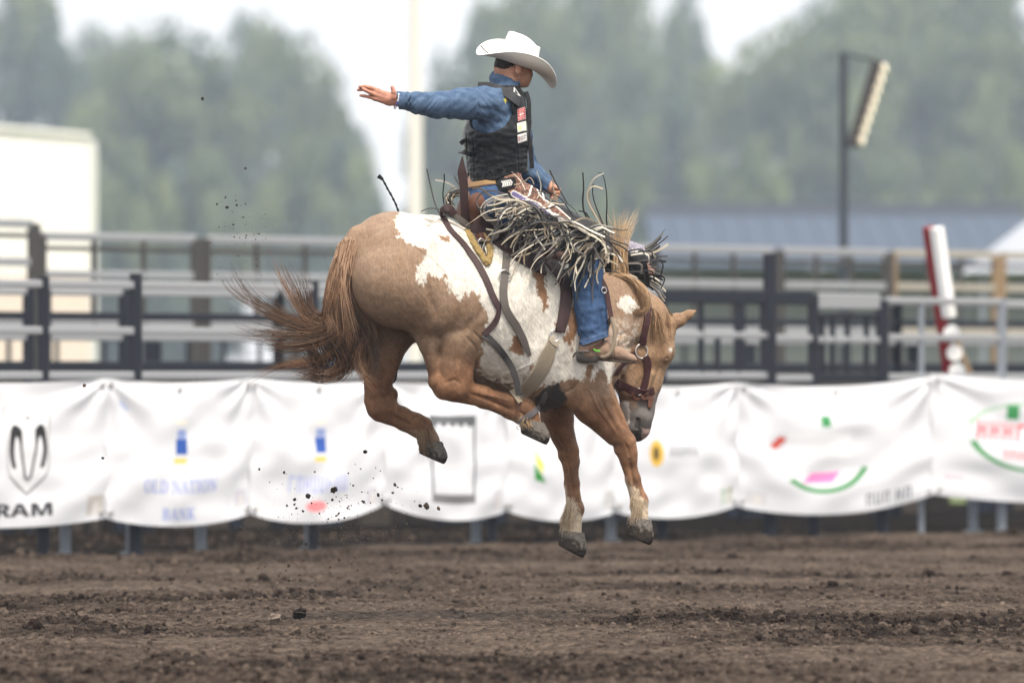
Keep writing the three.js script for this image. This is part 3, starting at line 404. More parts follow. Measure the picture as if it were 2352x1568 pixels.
for (const a of [['tree at the upper left corner', 20, -70, 150, 330, 1, 0.4], ['smaller pale tree between the left corner tree and the big round one', 190, 75, 130, 340, 0, 1.3], ['big round dark tree behind the left fences', 420, 78, 235, 290, 0, 0.2], ['right shoulder tree of the big left group', 645, 110, 160, 300, 3, 2.2], ['tall pale tree top behind the big round left tree', 560, 34, 130, 350, 1, 0.9], ['dark low tree left of the sky gap', 730, 205, 90, 310, 0, 2.6], ['small tree at the foot of the left sky gap', 815, 320, 80, 300, 3, 0.8], ['rounded tree between the left corner and the building', 290, 120, 110, 300, 3, 1.7], ['small tree left of the rider hat', 1010, 190, 75, 315, 0, 2.0], ['round tree below the right sky gap', 1690, 215, 85, 310, 3, 1.0],
  ['tree behind the rider and hat', 1110, 60, 130, 310, 1, 1.1], ['tree just right of the rider', 1245, -50, 200, 320, 0, 0.5], ['tall pale tree right of the rider', 1400, -90, 170, 340, 3, 0.7], ['dark tree behind the chaps and mane', 1490, 130, 140, 300, 1, 2.5], ['leaning tree left of the bright sky gap', 1585, -20, 80, 350, 0, 0.1], ['big dark tree around the light mast', 1850, 18, 225, 290, 0, 1.9], ['tallest tree right of the light mast', 2070, -90, 230, 320, 3, 0.3], ['tree at the upper right corner', 2320, -80, 220, 310, 1, 2.9], ['dark tree filling the right edge', 2220, 20, 160, 290, 0, 1.5]]) tree(...a);
for (const a of [['pale bush behind the left fence rails', 320, 335, 120, 250, 2, 0.3], ['pale bush below the big round tree', 470, 360, 110, 255, 2, 1.5], ['bush below the left sky gap', 690, 330, 110, 260, 2, 2.2], ['low bush left of the utility pole', 830, 400, 100, 270, 4, 0.6], ['low bush behind the rider back', 1000, 420, 90, 270, 2, 2.9], ['pale bush right of the rider hip', 1330, 400, 90, 250, 2, 1.0], ['yellow-green bush above the mane', 1450, 330, 80, 255, 2, 2.0], ['bush under the bright sky gap', 1600, 420, 90, 260, 4, 2.4], ['pale bush left of the light mast', 1740, 330, 110, 250, 2, 0.2], ['bush right of the light mast', 2030, 370, 110, 260, 2, 1.2], ['bush above the barn roof at right', 2190, 360, 100, 255, 2, 2.7], ['bush at the right edge above the barn', 2340, 380, 90, 250, 4, 0.8], ['bush behind the white building', 120, 330, 120, 260, 2, 1.9]]) tree(...a);
scene.fog = new THREE.FogExp2(0xccdcf0, 0.00048);
// ------------------------------------------------------------------ the bucking horse
const HORSE_AT = [0, 0, -DIST];
const H = new Field();
const q = (u, v, n, r, s) => [u, v, zOf(u, n), r, s ?? 1];
{
  const T = H.group(24), c = (...p) => H.chain(T, p.map((a) => q(...a)));
  c([905, 596, 0, 107, 0.95]); c([900, 610, 0, 100], [985, 611, 0, 110, 0.98]);
  c([985, 613, 0, 112, 0.98], [1108, 704, 0, 170, 0.86], [1255, 766, 0, 168, 0.80], [1322, 800, 0, 122, 0.9]);
  c([826, 548, 0, 24], [800, 580, 2, 19], [788, 612, 4, 14], [784, 640, 6, 8]);   // dock
  c([846, 640, -58, 90]); c([870, 600, -52, 84]);
  c([912, 648, 62, 102, 0.95]); c([930, 590, 60, 78]);
  c([1270, 640, 0, 58, 0.8], [1335, 655, 0, 55, 0.8]);
  c([1318, 745, 78, 62, 0.7], [1338, 850, 86, 56, 0.75]); c([1318, 745, -78, 62, 0.7], [1330, 850, -84, 56, 0.75]);
  c([1380, 822, 18, 62], [1372, 872, 10, 46]);
  c([1310, 725, 0, 112, 0.66], [1390, 732, 0, 98, 0.56], [1458, 740, 0, 70, 0.56], [1488, 736, 0, 52, 0.62]);
  c([1380, 668, 0, 34, 0.7], [1438, 662, 0, 33, 0.7], [1482, 700, 0, 30, 0.8]);
  c([1188, 800, 30, 100], [1240, 842, 20, 96]); // sternum
  c([1080, 765, 40, 62, 0.8]); // flank fold
  // head
  const h = H.group(12, q(1490, 735, 0, 0), 95, 16, 5), hc = (...p) => H.chain(h, p.map((a) => q(...a)));
  hc([1496, 722, 0, 42, 0.78], [1508, 770, 0, 47, 0.8], [1514, 800, 0, 43, 0.82]);
  hc([1516, 808, 0, 34, 0.8], [1497, 880, 0, 27, 0.72], [1483, 945, 0, 23, 0.8], [1478, 970, 0, 22, 0.9]);
  hc([1470, 815, 0, 54, 0.72], [1452, 868, 0, 44, 0.66], [1452, 925, 0, 25, 0.75], [1460, 965, 0, 20, 0.9]);
  hc([1432, 850, 26, 22, 0.8], [1440, 895, 20, 18, 0.8]); hc([1432, 850, -26, 22, 0.8], [1440, 895, -20, 18, 0.8]);
  hc([1477, 962, 8, 22], [1474, 990, 2, 19], [1468, 1004, 0, 12]); hc([1452, 985, 0, 14, 1.2]);
  hc([1500, 862, 24, 7], [1485, 900, 22, 6]); // facial crest
  hc([1536, 800, 22, 15], [1533, 818, 26, 12]); hc([1530, 800, -30, 15]); // brow
  hc([1540, 748, 10, 17, 0.7], [1566, 733, 16, 13, 0.7], [1588, 720, 20, 8.5, 0.7], [1606, 710, 22, 2, 0.7]);
  hc([1530, 745, -22, 15, 0.7], [1560, 730, -30, 11, 0.7], [1586, 716, -34, 2, 0.7]);
  const cut = (k, a, b) => { const s = Field.seg(q(...a), q(...b)); s.k = k; H.cuts.push(s); };
  cut(3, [1468, 966, 24, 5.5, 1.2], [1466, 984, 20, 4, 1.2]); cut(3, [1564, 726, 30, 6], [1592, 716, 32, 2.5]); cut(2, [1445, 1001, 30, 1.6], [1476, 1001, 24, 1.6]);
  cut(3, [1537, 823, 40, 5], [1532, 827, 40, 4]);
  // near hind
  const a = H.group(13, q(1000, 690, 80, 0), 190, 34, 5), ac = (...p) => H.chain(a, p.map((b) => q(...b)));
  ac([930, 655, 62, 96, 0.8], [1074, 695, 84, 72, 0.78]); ac([1000, 700, 90, 70, 0.7]);
  ac([1076, 702, 84, 66, 0.78], [1055, 782, 78, 50, 0.82], [1038, 850, 73, 36, 0.85], [1036, 870, 72, 33, 0.85]);
  ac([960, 715, 72, 42], [985, 790, 70, 20], [1003, 862, 70, 15]);
  ac([1090, 730, 84, 40, 0.8], [1075, 800, 76, 26], [1063, 862, 72, 22]);
  ac([1002, 878, 70, 17], [1022, 890, 70, 22], [1040, 888, 70, 29]); ac([1063, 870, 71, 22]);
  ac([1050, 890, 70, 25], [1112, 906, 66, 18], [1165, 922, 62, 17.5], [1200, 936, 60, 21], [1214, 944, 60, 20]);
  ac([1018, 902, 70, 13], [1110, 925, 66, 10.5], [1170, 947, 62, 12], [1194, 957, 60, 17]);
  ac([1208, 946, 60, 20], [1217, 962, 60, 19], [1222, 974, 60, 20]);
  // far hind
  const b = H.group(12, q(905, 690, -70, 0), 150, 30, 5), bc = (...p) => H.chain(b, p.map((w) => q(...w)));
  bc([868, 665, -58, 84, 0.8], [908, 748, -66, 56, 0.8], [886, 820, -68, 36], [872, 895, -70, 26]);
  bc([835, 720, -62, 36], [850, 810, -66, 18], [852, 905, -70, 13]);
  bc([853, 922, -70, 15], [866, 938, -70, 21], [885, 930, -70, 25]); bc([898, 906, -70, 17]);
  bc([888, 938, -70, 23], [925, 953, -71, 17], [955, 967, -72, 17.5], [973, 976, -72, 20]);
  bc([872, 956, -70, 12], [925, 976, -71, 10.5], [958, 992, -72, 14]);
  bc([972, 982, -72, 19], [984, 1003, -72, 19], [989, 1014, -72, 21]);
  // near fore
  const f = H.group(11, q(1335, 855, 85, 0), 120, 30, 4), fc = (...p) => H.chain(f, p.map((w) => q(...w)));
  fc([1335, 850, 86, 66, 0.72], [1358, 908, 84, 52, 0.75], [1402, 970, 79, 31, 0.85], [1436, 1014, 76, 23]);
  fc([1318, 900, 84, 34], [1352, 945, 82, 27], [1408, 1006, 78, 16]); fc([1385, 900, 84, 24], [1428, 985, 78, 15]);
  fc([1437, 1016, 76, 23.5], [1443, 1040, 76, 20], [1446, 1054, 75, 17]); fc([1424, 1034, 76, 12]);
  fc([1447, 1052, 75, 16], [1458, 1098, 74, 12], [1470, 1138, 73, 14]); fc([1433, 1052, 75, 9], [1447, 1105, 74, 8], [1459, 1145, 73, 11]);
  fc([1472, 1152, 73, 18], [1461, 1164, 73, 13]); fc([1472, 1155, 73, 17], [1471, 1180, 72, 17], [1470, 1192, 72, 20]);
  // far fore
  const e = H.group(10, q(1285, 905, -70, 0), 100, 26, 4), ec = (...p) => H.chain(e, p.map((w) => q(...w)));
  ec([1278, 890, -70, 56, 0.8], [1281, 955, -73, 37], [1298, 1010, -75, 25], [1308, 1036, -75, 22]);
  ec([1262, 930, -72, 22], [1284, 1005, -74, 14]); ec([1308, 1036, -75, 23], [1314, 1060, -75, 19]); ec([1296, 1050, -75, 12]);
  ec([1315, 1064, -75, 16], [1319, 1112, -75, 12.5], [1325, 1158, -75, 14]); ec([1302, 1064, -75, 9], [1307, 1115, -75, 8], [1313, 1160, -75, 11]);
  ec([1326, 1173, -75, 17], [1314, 1184, -75, 14]); ec([1325, 1175, -75, 17], [1319, 1204, -75, 18], [1316, 1224, -75, 22]);
}
// coat pattern: tan with ragged white patches, drawn on the near side and mirrored, with its own noise, on the far side
const poly = (s) => s.trim().split(/\s+/).map((p) => p.split(',').map(Number));
const WHITE = poly('922,480 912,515 920,548 947,572 983,584 968,612 959,638 965,659 984,652 990,638 1025,641 1031,677 1058,692 1088,674 1109,680 1094,698 1115,719 1121,740 1110,790 1098,850 1120,870 1180,893 1240,895 1262,885 1290,878 1320,865 1335,880 1346,852 1362,872 1375,845 1392,862 1402,880 1415,850 1400,800 1375,760 1365,700 1350,640 1300,590 1240,600 1200,570 1140,530 1060,488 1000,470');
const BROWN = [poly('1170,545 1211,598 1223,631 1232,676 1250,721 1265,706 1253,664 1256,625 1240,600 1200,560'), poly('1178,768 1196,766 1204,790 1200,815 1180,816 1168,800'), poly('1322,665 1334,700 1328,760 1312,806 1294,786 1302,740 1312,700'), poly('1006,545 1030,543 1046,552 1034,560 1008,556'), poly('1216,842 1226,838 1222,850 1212,856'), poly('1272,742 1282,745 1276,760'), poly('1350,835 1362,840 1356,868 1345,860')];
const NECKW = poly('1417,690 1440,672 1462,690 1470,706 1452,722 1425,710'), FACEW = poly('1428,925 1446,918 1452,945 1447,985 1434,975 1424,950');
const DARK = poly('1226,918 1240,896 1262,886 1288,880 1300,912 1298,936 1270,950 1236,944');
function polySD(pts, x, y) {
  let d = 1e9, s = 1;
  for (let i = 0, j = pts.length - 1; i < pts.length; j = i++) {
    const [ax, ay] = pts[i], [bx, by] = pts[j], ex = bx - ax, ey = by - ay, wx = x - ax, wy = y - ay, t = clamp((wx * ex + wy * ey) / (ex * ex + ey * ey), 0, 1), dx = wx - ex * t, dy = wy - ey * t;
    d = Math.min(d, dx * dx + dy * dy);
    const c1 = y >= ay, c2 = y < by, c3 = ex * wy > ey * wx; if ((c1 && c2 && c3) || (!c1 && !c2 && !c3)) s = -s;
  }
  return s * Math.sqrt(d);
}
const TAN = [0.325, 0.218, 0.145], SORREL = [0.19, 0.092, 0.047], WHT = [0.70, 0.66, 0.59], BRN = [0.31, 0.175, 0.092], SKIN = [0.055, 0.048, 0.046], GREYSKIN = [0.13, 0.115, 0.108], CREAM = [0.60, 0.49, 0.36];
const near = (u, v, z) => { let b = 0, m = 1e9; H.groups.forEach((g, i) => { for (const p of g.p) { const d = Field.d(p, u, v, z); if (d < m) { m = d; b = i; } } }); return b; };   // 0 trunk, 1 head, 2 near hind, 3 far hind, 4 near fore, 5 far fore
function coat(u, v, z) {
  const G = near(u, v, z);
  const f = (u - 1130) * COS - z * SIN, n = (u - 1130) * SIN + z * COS, far = n < -6;
  const pu = far ? 1130 + f * COS + Math.abs(n) * SIN + 26 * n3(u * 0.012, v * 0.012, 9) : u, pv = far ? v + 22 * n3(u * 0.012, v * 0.012, 4) : v;
  const rag = 7 * n3(u * 0.045, v * 0.03, z * 0.045) + 4 * n3(u * 0.13, v * 0.08, z * 0.13) + 3.2 * n3(u * 0.4, v * 0.2, z * 0.4);
  const fine = n3(u * 0.5, v * 0.22, z * 0.5), big = fbm3(u * 0.014, v * 0.014, z * 0.014);
  let c = mixc(TAN, [0.225, 0.14, 0.084], clamp(0.35 + big * 0.9, 0, 1));
  // legs turn to sorrel below the gaskins and forearms
  const leg = G === 2 || G === 3 ? sstep(760, 880, v) : G >= 4 ? sstep(860, 960, v) : 0;
  const isHead = G === 1;
  c = mixc(c, mixc(SORREL, [0.265, 0.135, 0.07], clamp(0.4 + big * 1.6, 0, 1)), leg);
  let w = polySD(WHITE, pu, pv) + rag;
  const body = G === 0 || ((G === 2 || G === 3) && v < 800) || (G >= 4 && v < 880);
  if (body && w < 0) c = mixc(c, WHT, sstep(0, -2.5, w));
  for (const b of BROWN) { const s = polySD(b, pu, pv) + rag * 0.8; if (s < 0 && body) c = mixc(c, mixc(BRN, SORREL, 0.5 + 0.5 * fine), sstep(0, -4, s)); }
  // roan belly and chest mottling
  const belly = G === 0 ? sstep(845, 885, v) * (u > 1085 && u < 1230 ? 1 : 0) : 0; if (belly && n3(u * 0.05, v * 0.07, z * 0.05) > 0.05) c = mixc(c, [0.16, 0.10, 0.06], 0.75 * belly);
  if (u > 1395 && u < 1480 && v > 660 && v < 850 && G === 0) { const r = 0.5 + 0.9 * n3(u * 0.06, v * 0.05, z * 0.06) + 0.6 * fine; c = mixc(c, WHT, 0.5 * clamp(r, 0, 1) * sstep(715, 755, v) * sstep(1390, 1412, u) * sstep(1482, 1462, u)); }
  { const s = polySD(NECKW, pu, pv) + rag * 0.7; if (s < 0) c = mixc(c, WHT, sstep(0, -4, s)); }
  { const s = polySD(DARK, pu, pv) + rag * 0.9; if (s < 0 && G !== 2 && G !== 3) c = mixc(c, SKIN, sstep(0, -3, s)); }
  if (isHead) {
    c = mixc(c, mixc([0.34, 0.21, 0.115], [0.20, 0.105, 0.055], clamp(0.3 + sstep(1490, 1420, u) * 0.5 + big * 0.6, 0, 1)), 0.75);
    c = mixc(c, GREYSKIN, sstep(905, 940, v + (u - 1475) * 0.5 + rag)); c = mixc(c, SKIN, sstep(965, 985, v + rag * 0.4) * sstep(1455, 1464, u));
    const s = polySD(FACEW, u, v) + rag * 0.6; if (s < 0) c = mixc(c, [0.66, 0.60, 0.55], sstep(0, -4, s));
    if (v > 985 && u > 1478) c = mixc(c, [0.38, 0.27, 0.24], 0.8);
    if (z > zOf(u, 0)) c = mixc(c, WHT, sstep(8, 3, Math.hypot((u - 1546), (v - 802) * 0.8) + rag * 0.4));
  }
  // grey spot on the croup, dorsal stripe
  { const s = Math.hypot((u - 995) / 1.5, v - 511) + rag * 1.4; if (s < 13) c = mixc(c, [0.22, 0.19, 0.17], 0.75 * sstep(13, 5, s)); }
  if (Math.abs(n) < 5 && f < -180 && v < 620) c = mixc(c, [0.19, 0.095, 0.05], 0.85 * sstep(5, 2, Math.abs(n) + rag * 0.15));
  // feathered pasterns
  const past = Math.max(G === 5 ? sstep(1150, 1180, v + rag * 2 + (1325 - u) * 1.3) : 0, G === 4 ? sstep(1120, 1145, v + rag * 2 + (1468 - u) * 1.4) : 0); c = mixc(c, CREAM, past * 0.9 * sstep(1085, 1125, v));
  if (G === 2 && v > 955) c = mixc(c, [0.46, 0.33, 0.20], 0.8 * sstep(955, 972, v + (u - 1215) * -0.2 + rag));
  if (G === 3 && v > 985) c = mixc(c, [0.30, 0.20, 0.13], 0.7);
  const k = 1 + 0.13 * fine + 0.16 * big + 0.12 * n3(u * 0.05, v * 0.05, z * 0.05); return [c[0] * k, c[1] * k, c[2] * k];
}
const furBump = noiseMap(512, 90, 21, (n) => 0.5 + 0.3 * n(1) + 0.25 * n(2.4));
const furMap = (() => { const w = 512, d = new Uint8Array(w * w * 4), R = rngOf(66), acc = new Float32Array(w * w); for (let i = 0; i < 26000; i++) { let x = R() * w, y = R() * w; const a = 1.2 + 0.9 * (R() - 0.5), k = R() < 0.5 ? -1 : 0.8, L = 7 + 9 * R(); for (let t = 0; t < L; t++) { acc[(((Math.floor(y) % w) + w) % w) * w + (((Math.floor(x) % w) + w) % w)] += k; x += Math.cos(a); y += Math.sin(a); } } for (let i = 0; i < w * w; i++) { const v = clamp(218 + acc[i] * 14, 140, 255); d.set([v, v, v, 255], i * 4); } const t = new THREE.DataTexture(d, w, w); t.colorSpace = THREE.SRGBColorSpace; t.wrapS = t.wrapT = THREE.RepeatWrapping; t.magFilter = THREE.LinearFilter; t.needsUpdate = true; return t; })();
const coatMat = new THREE.MeshPhysicalMaterial({ color: rgb(1.3, 1.3, 1.3), map: scaled(furMap, 1.5), vertexColors: true, roughness: 0.55, specularIntensity: 0.6, sheen: 0.25, sheenRoughness: 0.5, sheenColor: rgb(0.9, 0.8, 0.65), bumpMap: scaled(furBump, 5, 2.6), bumpScale: 0.002 });
const horse = thing('bucking_horse', 'tan and white paint horse bucking in mid-air, head down and hind legs tucked', 'horse', HORSE_AT);
// grooves and ridges between muscles, on the near side: [depth, width, points]
const LINES = [[-3.2, 7, '1398,915 1420,955 1440,992'], [-2.2, 3.5, '1446,1052 1452,1090 1464,1135'], [-2, 3.5, '1308,1064 1313,1110 1320,1152'], [-2.6, 4.5, '1075,902 1120,916 1180,944'], [-2.4, 4, '892,946 920,964 952,980'],
  [-5, 8, '1424,806 1450,796 1476,778'], [-3.5, 7, '1418,845 1436,884 1452,905'], [-3, 9, '1130,690 1098,728 1066,760 1020,768'], [-2.2, 9, '940,600 985,670 1010,740'], [-2.5, 6, '1014,790 1008,830 1012,862'], [2, 4, '1050,770 1048,820 1050,862'], [1.6, 2.5, '1078,790 1062,830 1052,868'],
  [-3.5, 10, '1300,830 1306,880 1318,925'], [-2.5, 12, '1310,690 1350,720 1372,790'], [2.2, 3, '1352,890 1375,940 1408,985'], [-2, 5, '1372,905 1395,950 1425,1000'], [-1.8, 4, '1020,880 1046,872 1062,884'], [1.8, 3, '1500,850 1492,885 1484,915'], [-2, 5, '1520,835 1504,880 1490,930'], [-2.5, 6, '868,850 876,890 890,925'], [1.5, 2.5, '1330,800 1350,830 1352,880'], [-2, 10, '1190,610 1210,700 1215,800'], [1.5, 3, '1110,905 1140,912 1175,922'],
  [-1.6, 5, '1130,640 1150,720 1160,800'], [-1.8, 6, '1284,1000 1296,1035 1304,1062'], [2.2, 4, '1268,985 1284,1015 1296,1034'], [-2, 4, '1432,1010 1444,1034 1446,1052'], [1.4, 2.8, '1150,862 1190,850 1232,828'], [1.5, 2.6, '1368,902 1390,950 1418,1000'], [1.5, 2.8, '1062,750 1042,800 1030,850'], [1.2, 3, '1298,760 1318,800 1330,845'], [1.4, 2.6, '1490,850 1478,890 1470,930'], [-2, 3.4, '1085,760 1104,780 1114,802'], [-1.8, 3.2, '1070,772 1090,795 1100,818'], [-2.4, 4, '1398,792 1420,770 1442,764'], [-2.2, 4, '1404,812 1426,792 1452,780'], [-2, 3.4, '1298,902 1318,890 1336,868'], [-1.6, 3, '1190,944 1202,950 1214,962'], [-1.6, 3, '1458,1148 1468,1156 1484,1158'], [1.4, 3, '940,560 990,590 1040,640'], [-1.5, 12, '1215,640 1232,720 1236,800']].map(([a, w, p]) => ({ a, w, p: poly(p) }));
for (const l of LINES) { const us = l.p.map((p) => p[0]), vs = l.p.map((p) => p[1]), m = l.w * 2.6; l.b = [Math.min(...us) - m, Math.max(...us) + m, Math.min(...vs) - m, Math.max(...vs) + m]; }
function sculpt(x, y, z) {
  let o = 0;
  for (const l of LINES) {
    if (x < l.b[0] || x > l.b[1] || y < l.b[2] || y > l.b[3]) continue;
    if (z < zOf(x, l.p[0][0] < 1335 && l.p[0][0] > 1260 && l.p[0][1] > 980 || l.p[0][0] < 950 ? -90 : 20)) continue;
    let d2 = 1e9, at = 0;
    for (let i = 0; i + 1 < l.p.length; i++) { const [ax, ay] = l.p[i], ex = l.p[i + 1][0] - ax, ey = l.p[i + 1][1] - ay, t = clamp(((x - ax) * ex + (y - ay) * ey) / (ex * ex + ey * ey), 0, 1), dx = x - ax - ex * t, dy = y - ay - ey * t, dd = dx * dx + dy * dy; if (dd < d2) { d2 = dd; at = (i + t) / (l.p.length - 1); } }
    o += l.a * Math.exp(-d2 / (l.w * l.w)) * (1 - Math.pow(Math.abs(2 * at - 1), 4));
  }
  return o;
}
H.solid = true;
H.post = (x, y, z, d) => d > 14 || d < -14 ? d : d - sculpt(x, y, z) - 0.7 * n3(x * 0.018, y * 0.018, z * 0.018) - 0.3 * n3(x * 0.05, y * 0.05, z * 0.05);
part('body', H.mesh(3.1, { color: coat }), coatMat, horse);
// hooves
const hoofMat = mat([1, 1, 1], 0.9, { vertexColors: true, bumpMap: scaled(bumpFine, 5), bumpScale: 0.002 });
for (const [c, s, h, t, n, ra, rs] of [[[1221, 975], [1229, 1000], [1194, 994], [1264, 1026], 60, 27, 33], [[989, 1020], [994, 1046], [960, 1040], [1028, 1070], -72, 27, 33], [[1470, 1200], [1470, 1230], [1436, 1228], [1504, 1259], 72, 29, 33], [[1315, 1233], [1316, 1262], [1282, 1256], [1350, 1291], -75, 30, 34]]) {
  const F = new Field(), g = F.group(6); F.chain(g, [[c[0], c[1] - 2, zOf(c[0], n), ra, 0.95], [s[0], s[1], zOf(s[0], n), rs, 0.92]]); F.chain(g, [[t[0] - 20, t[1] - 22, zOf(t[0] - 20, n), 17, 1.2]]);
  const L = Math.hypot(t[0] - h[0], t[1] - h[1]), nx = -(t[1] - h[1]) / L, ny = (t[0] - h[0]) / L;
  F.post = (x, y, z, d) => { if (d > 14) return d; const pl = (x - h[0]) * nx + (y - h[1]) * ny; d -= 0.8 * n3(x * 0.09, y * 0.09, z * 0.09) + 0.4 * n3(x * 0.25, y * 0.25, z * 0.25); return -smin(-Math.max(d, c[1] - 9 - y + (x - c[0]) * 0.12), -pl, 4); };
  part('hoof', F.mesh(2.2, { color: (u, v, z) => { const k = ((u - c[0]) * nx + (v - c[1]) * ny) / 40, m = sstep(0.05, 0.5, k + 0.28 * n3(u * 0.07, v * 0.07, z * 0.07)), w = 1 + 0.3 * n3(u * 0.2, v * 0.2, z * 0.2); return mixc([0.15, 0.135, 0.12], [0.036, 0.029, 0.024], m).map((x) => x * w); } }), hoofMat, horse);
}
// eye
{ const e = new THREE.SphereGeometry(7.5 * S, 20, 14); const p = P3(1535, 822, zOf(1535, 27)); e.translate(p.x, p.y, p.z); part('eye', e, mat([0.012, 0.009, 0.008], 0.08), horse); }
// hair: strands that follow guide curves
const hairMat = mat([1, 1, 1], 0.55, { vertexColors: true });
function tuft(soup, guides, count, spread, r, colours, seed, seg = 11) {
  const R = rngOf(seed), cs = guides.map((g) => new THREE.CatmullRomCurve3(g.map((p) => V(p[0], p[1], p[2])), false, 'centripetal'));
  for (let i = 0; i < count; i++) {
    const c = cs[Math.floor(R() * cs.length)], c2 = cs[Math.floor(R() * cs.length)], w = R() < 0.45 ? R() * 0.5 : 0, o = [R() - 0.5, R() - 0.5, R() - 0.5].map((x) => x * 2), o2 = [R() - 0.5, R() - 0.5, R() - 0.5].map((x) => x * 2), len = 0.55 + 0.45 * Math.pow(R(), 0.6), ph = R() * 9, t0 = 0.13 * R() * R(), col = colours(R), pts = [];
    for (let k = 0; k <= seg; k++) {
      const t = t0 + k / seg * (len - t0), p = c.getPoint(t).lerp(c2.getPoint(t), w), s0 = spread[0] * (1 - t), s1 = spread[1] * t * t + spread[0] * 0.25;
      p.x += o[0] * s0 + o2[0] * s1 + 3 * t * Math.sin(ph + t * 7); p.y += o[1] * s0 + o2[1] * s1 + 3 * t * Math.cos(ph * 1.7 + t * 6); p.z += o[2] * s0 + o2[2] * s1;
      pts.push(P3(p.x, p.y, p.z));
    }
    const rr = r * (0.6 + 0.8 * R()) * S; soup.strand(pts, (t) => rr * (1 - 0.85 * t * t), (t) => col(t));
  }
}
const streak = (a, b, lo, hi) => (R) => { const m = R(), k = lo + (hi - lo) * R(); return (t) => { const c = mixc(a, b, clamp(m * 0.6 + t * 0.7 - 0.1, 0, 1)); return [c[0] * k, c[1] * k, c[2] * k]; }; };
const BLOND = [0.62, 0.42, 0.24], UMBER = [0.16, 0.085, 0.045], TAILTAN = [0.46, 0.29, 0.185], TAILDARK = [0.045, 0.027, 0.019];
{
  const s = new Soup(), T = (...p) => p.map(([u, v, z]) => [u, v, z ?? 175]);
  const d0 = [806, 564, 172], d1 = [792, 592, 180];
  // locks: strands that keep together and run out to a point
  const R = rngOf(55), G = [T(d0, [775, 640, 186], [762, 700, 190], [752, 745], [712, 752], [655, 725], [600, 694], [560, 652], [542, 608]), T(d1, [768, 680, 186], [755, 735], [715, 735], [680, 675], [655, 630], [634, 585]), T(d1, [765, 690, 186], [745, 735], [716, 715], [697, 662], [672, 608]),
    T(d1, [772, 690, 184], [772, 748], [702, 772], [634, 768], [579, 764], [536, 746]), T(d0, [776, 700, 184], [780, 766], [714, 798], [648, 800], [600, 790]), T(d0, [785, 690, 186], [790, 780], [748, 825], [680, 832], [640, 840], [580, 857]), T(d1, [792, 690, 180], [808, 780], [784, 845], [748, 862], [690, 846], [660, 835]), T(d0, [770, 690], [756, 750], [690, 748], [640, 735], [588, 716]), T(d1, [780, 700], [778, 760], [690, 790], [620, 785], [560, 778])];
  for (let i = 0; i < 64; i++) {
    const g = i < 9 ? G[i] : G[Math.floor(R() * G.length)], k = i < 9 ? 0 : 1, du = (R() - 0.5) * 56 * k, dv = (R() - 0.5) * 60 * k, cut = i < 9 ? 1 : 0.62 + 0.38 * R(), n = g.length, m = Math.max(4, Math.round(n * cut)), dark = R();
    const lock = g.slice(0, m).map(([u, v, z], j) => { const t = j / (n - 1), b = t * t; return [u + du * b + (R() - 0.5) * 14 * t * k, v + dv * b + (R() - 0.5) * 14 * t * k, z + (R() - 0.5) * 22]; });
    tuft(s, [lock], 21, [15, 4.5 + 7 * R()], 0.72, streak(dark < 0.45 ? TAILTAN : [0.24, 0.14, 0.085], dark < 0.82 ? TAILDARK : [0.30, 0.16, 0.09], 0.55, 1.3), 500 + i);
  }
  for (let i = 0; i < 14; i++) { const g = [T(d0, [800, 660, 186], [822, 715, 182], [857, 757], [842, 790], [830, 822], [848, 868], [866, 885]), T(d0, [800, 660, 184], [826, 730], [858, 790], [862, 850], [850, 870]), T(d0, [806, 690], [826, 780], [818, 830], [770, 862])][i % 3], du = (R() - 0.5) * 26, dv = (R() - 0.5) * 20; tuft(s, [g.map(([u, v, z], j) => [u + du * j / 6, v + dv * j / 6, z + (R() - 0.5) * 16])], 24, [13, 5], 0.95, streak(TAILDARK, i % 3 ? [0.10, 0.065, 0.045] : [0.34, 0.2, 0.12], 0.6, 1.5), 700 + i); }
  for (let i = 0; i < 26; i++) { const g = [T([812, 560, 178], [805, 622, 190], [820, 672, 186], [842, 690, 184]), T([802, 566, 182], [788, 630, 194], [792, 700, 192], [800, 742, 190]), T([790, 584, 184], [772, 645, 194], [762, 712, 194], [770, 760, 192]), T([808, 564, 180], [794, 650, 196], [808, 720, 192], [818, 775, 188])][i % 4], du = (R() - 0.5) * 26, dv = (R() - 0.5) * 26; tuft(s, [g.map(([u, v, z], j) => [u + du * j / 3, v + dv * j / 3, z])], 22, [12, 4.5], 0.9, streak([0.52, 0.35, 0.24], i % 2 ? [0.26, 0.155, 0.095] : [0.42, 0.26, 0.165], 0.7, 1.3), 800 + i); }
  tuft(s, [T([720, 800], [740, 840], [720, 858], [690, 848]), T([770, 780], [800, 830], [790, 855], [765, 866]), T([840, 760], [852, 800], [846, 850])], 260, [24, 16], 1.1, streak(TAILDARK, UMBER, 0.4, 1.1), 8);
  for (let i = 0; i < 9; i++) { const g = G[i]; tuft(s, [g], 26, [14, 34], 0.42, streak([0.34, 0.2, 0.12], [0.16, 0.09, 0.05], 0.7, 1.3), 950 + i, 14); }
  part('tail', s.build(), hairMat, horse, 'long brown tail flung out to the left');
}
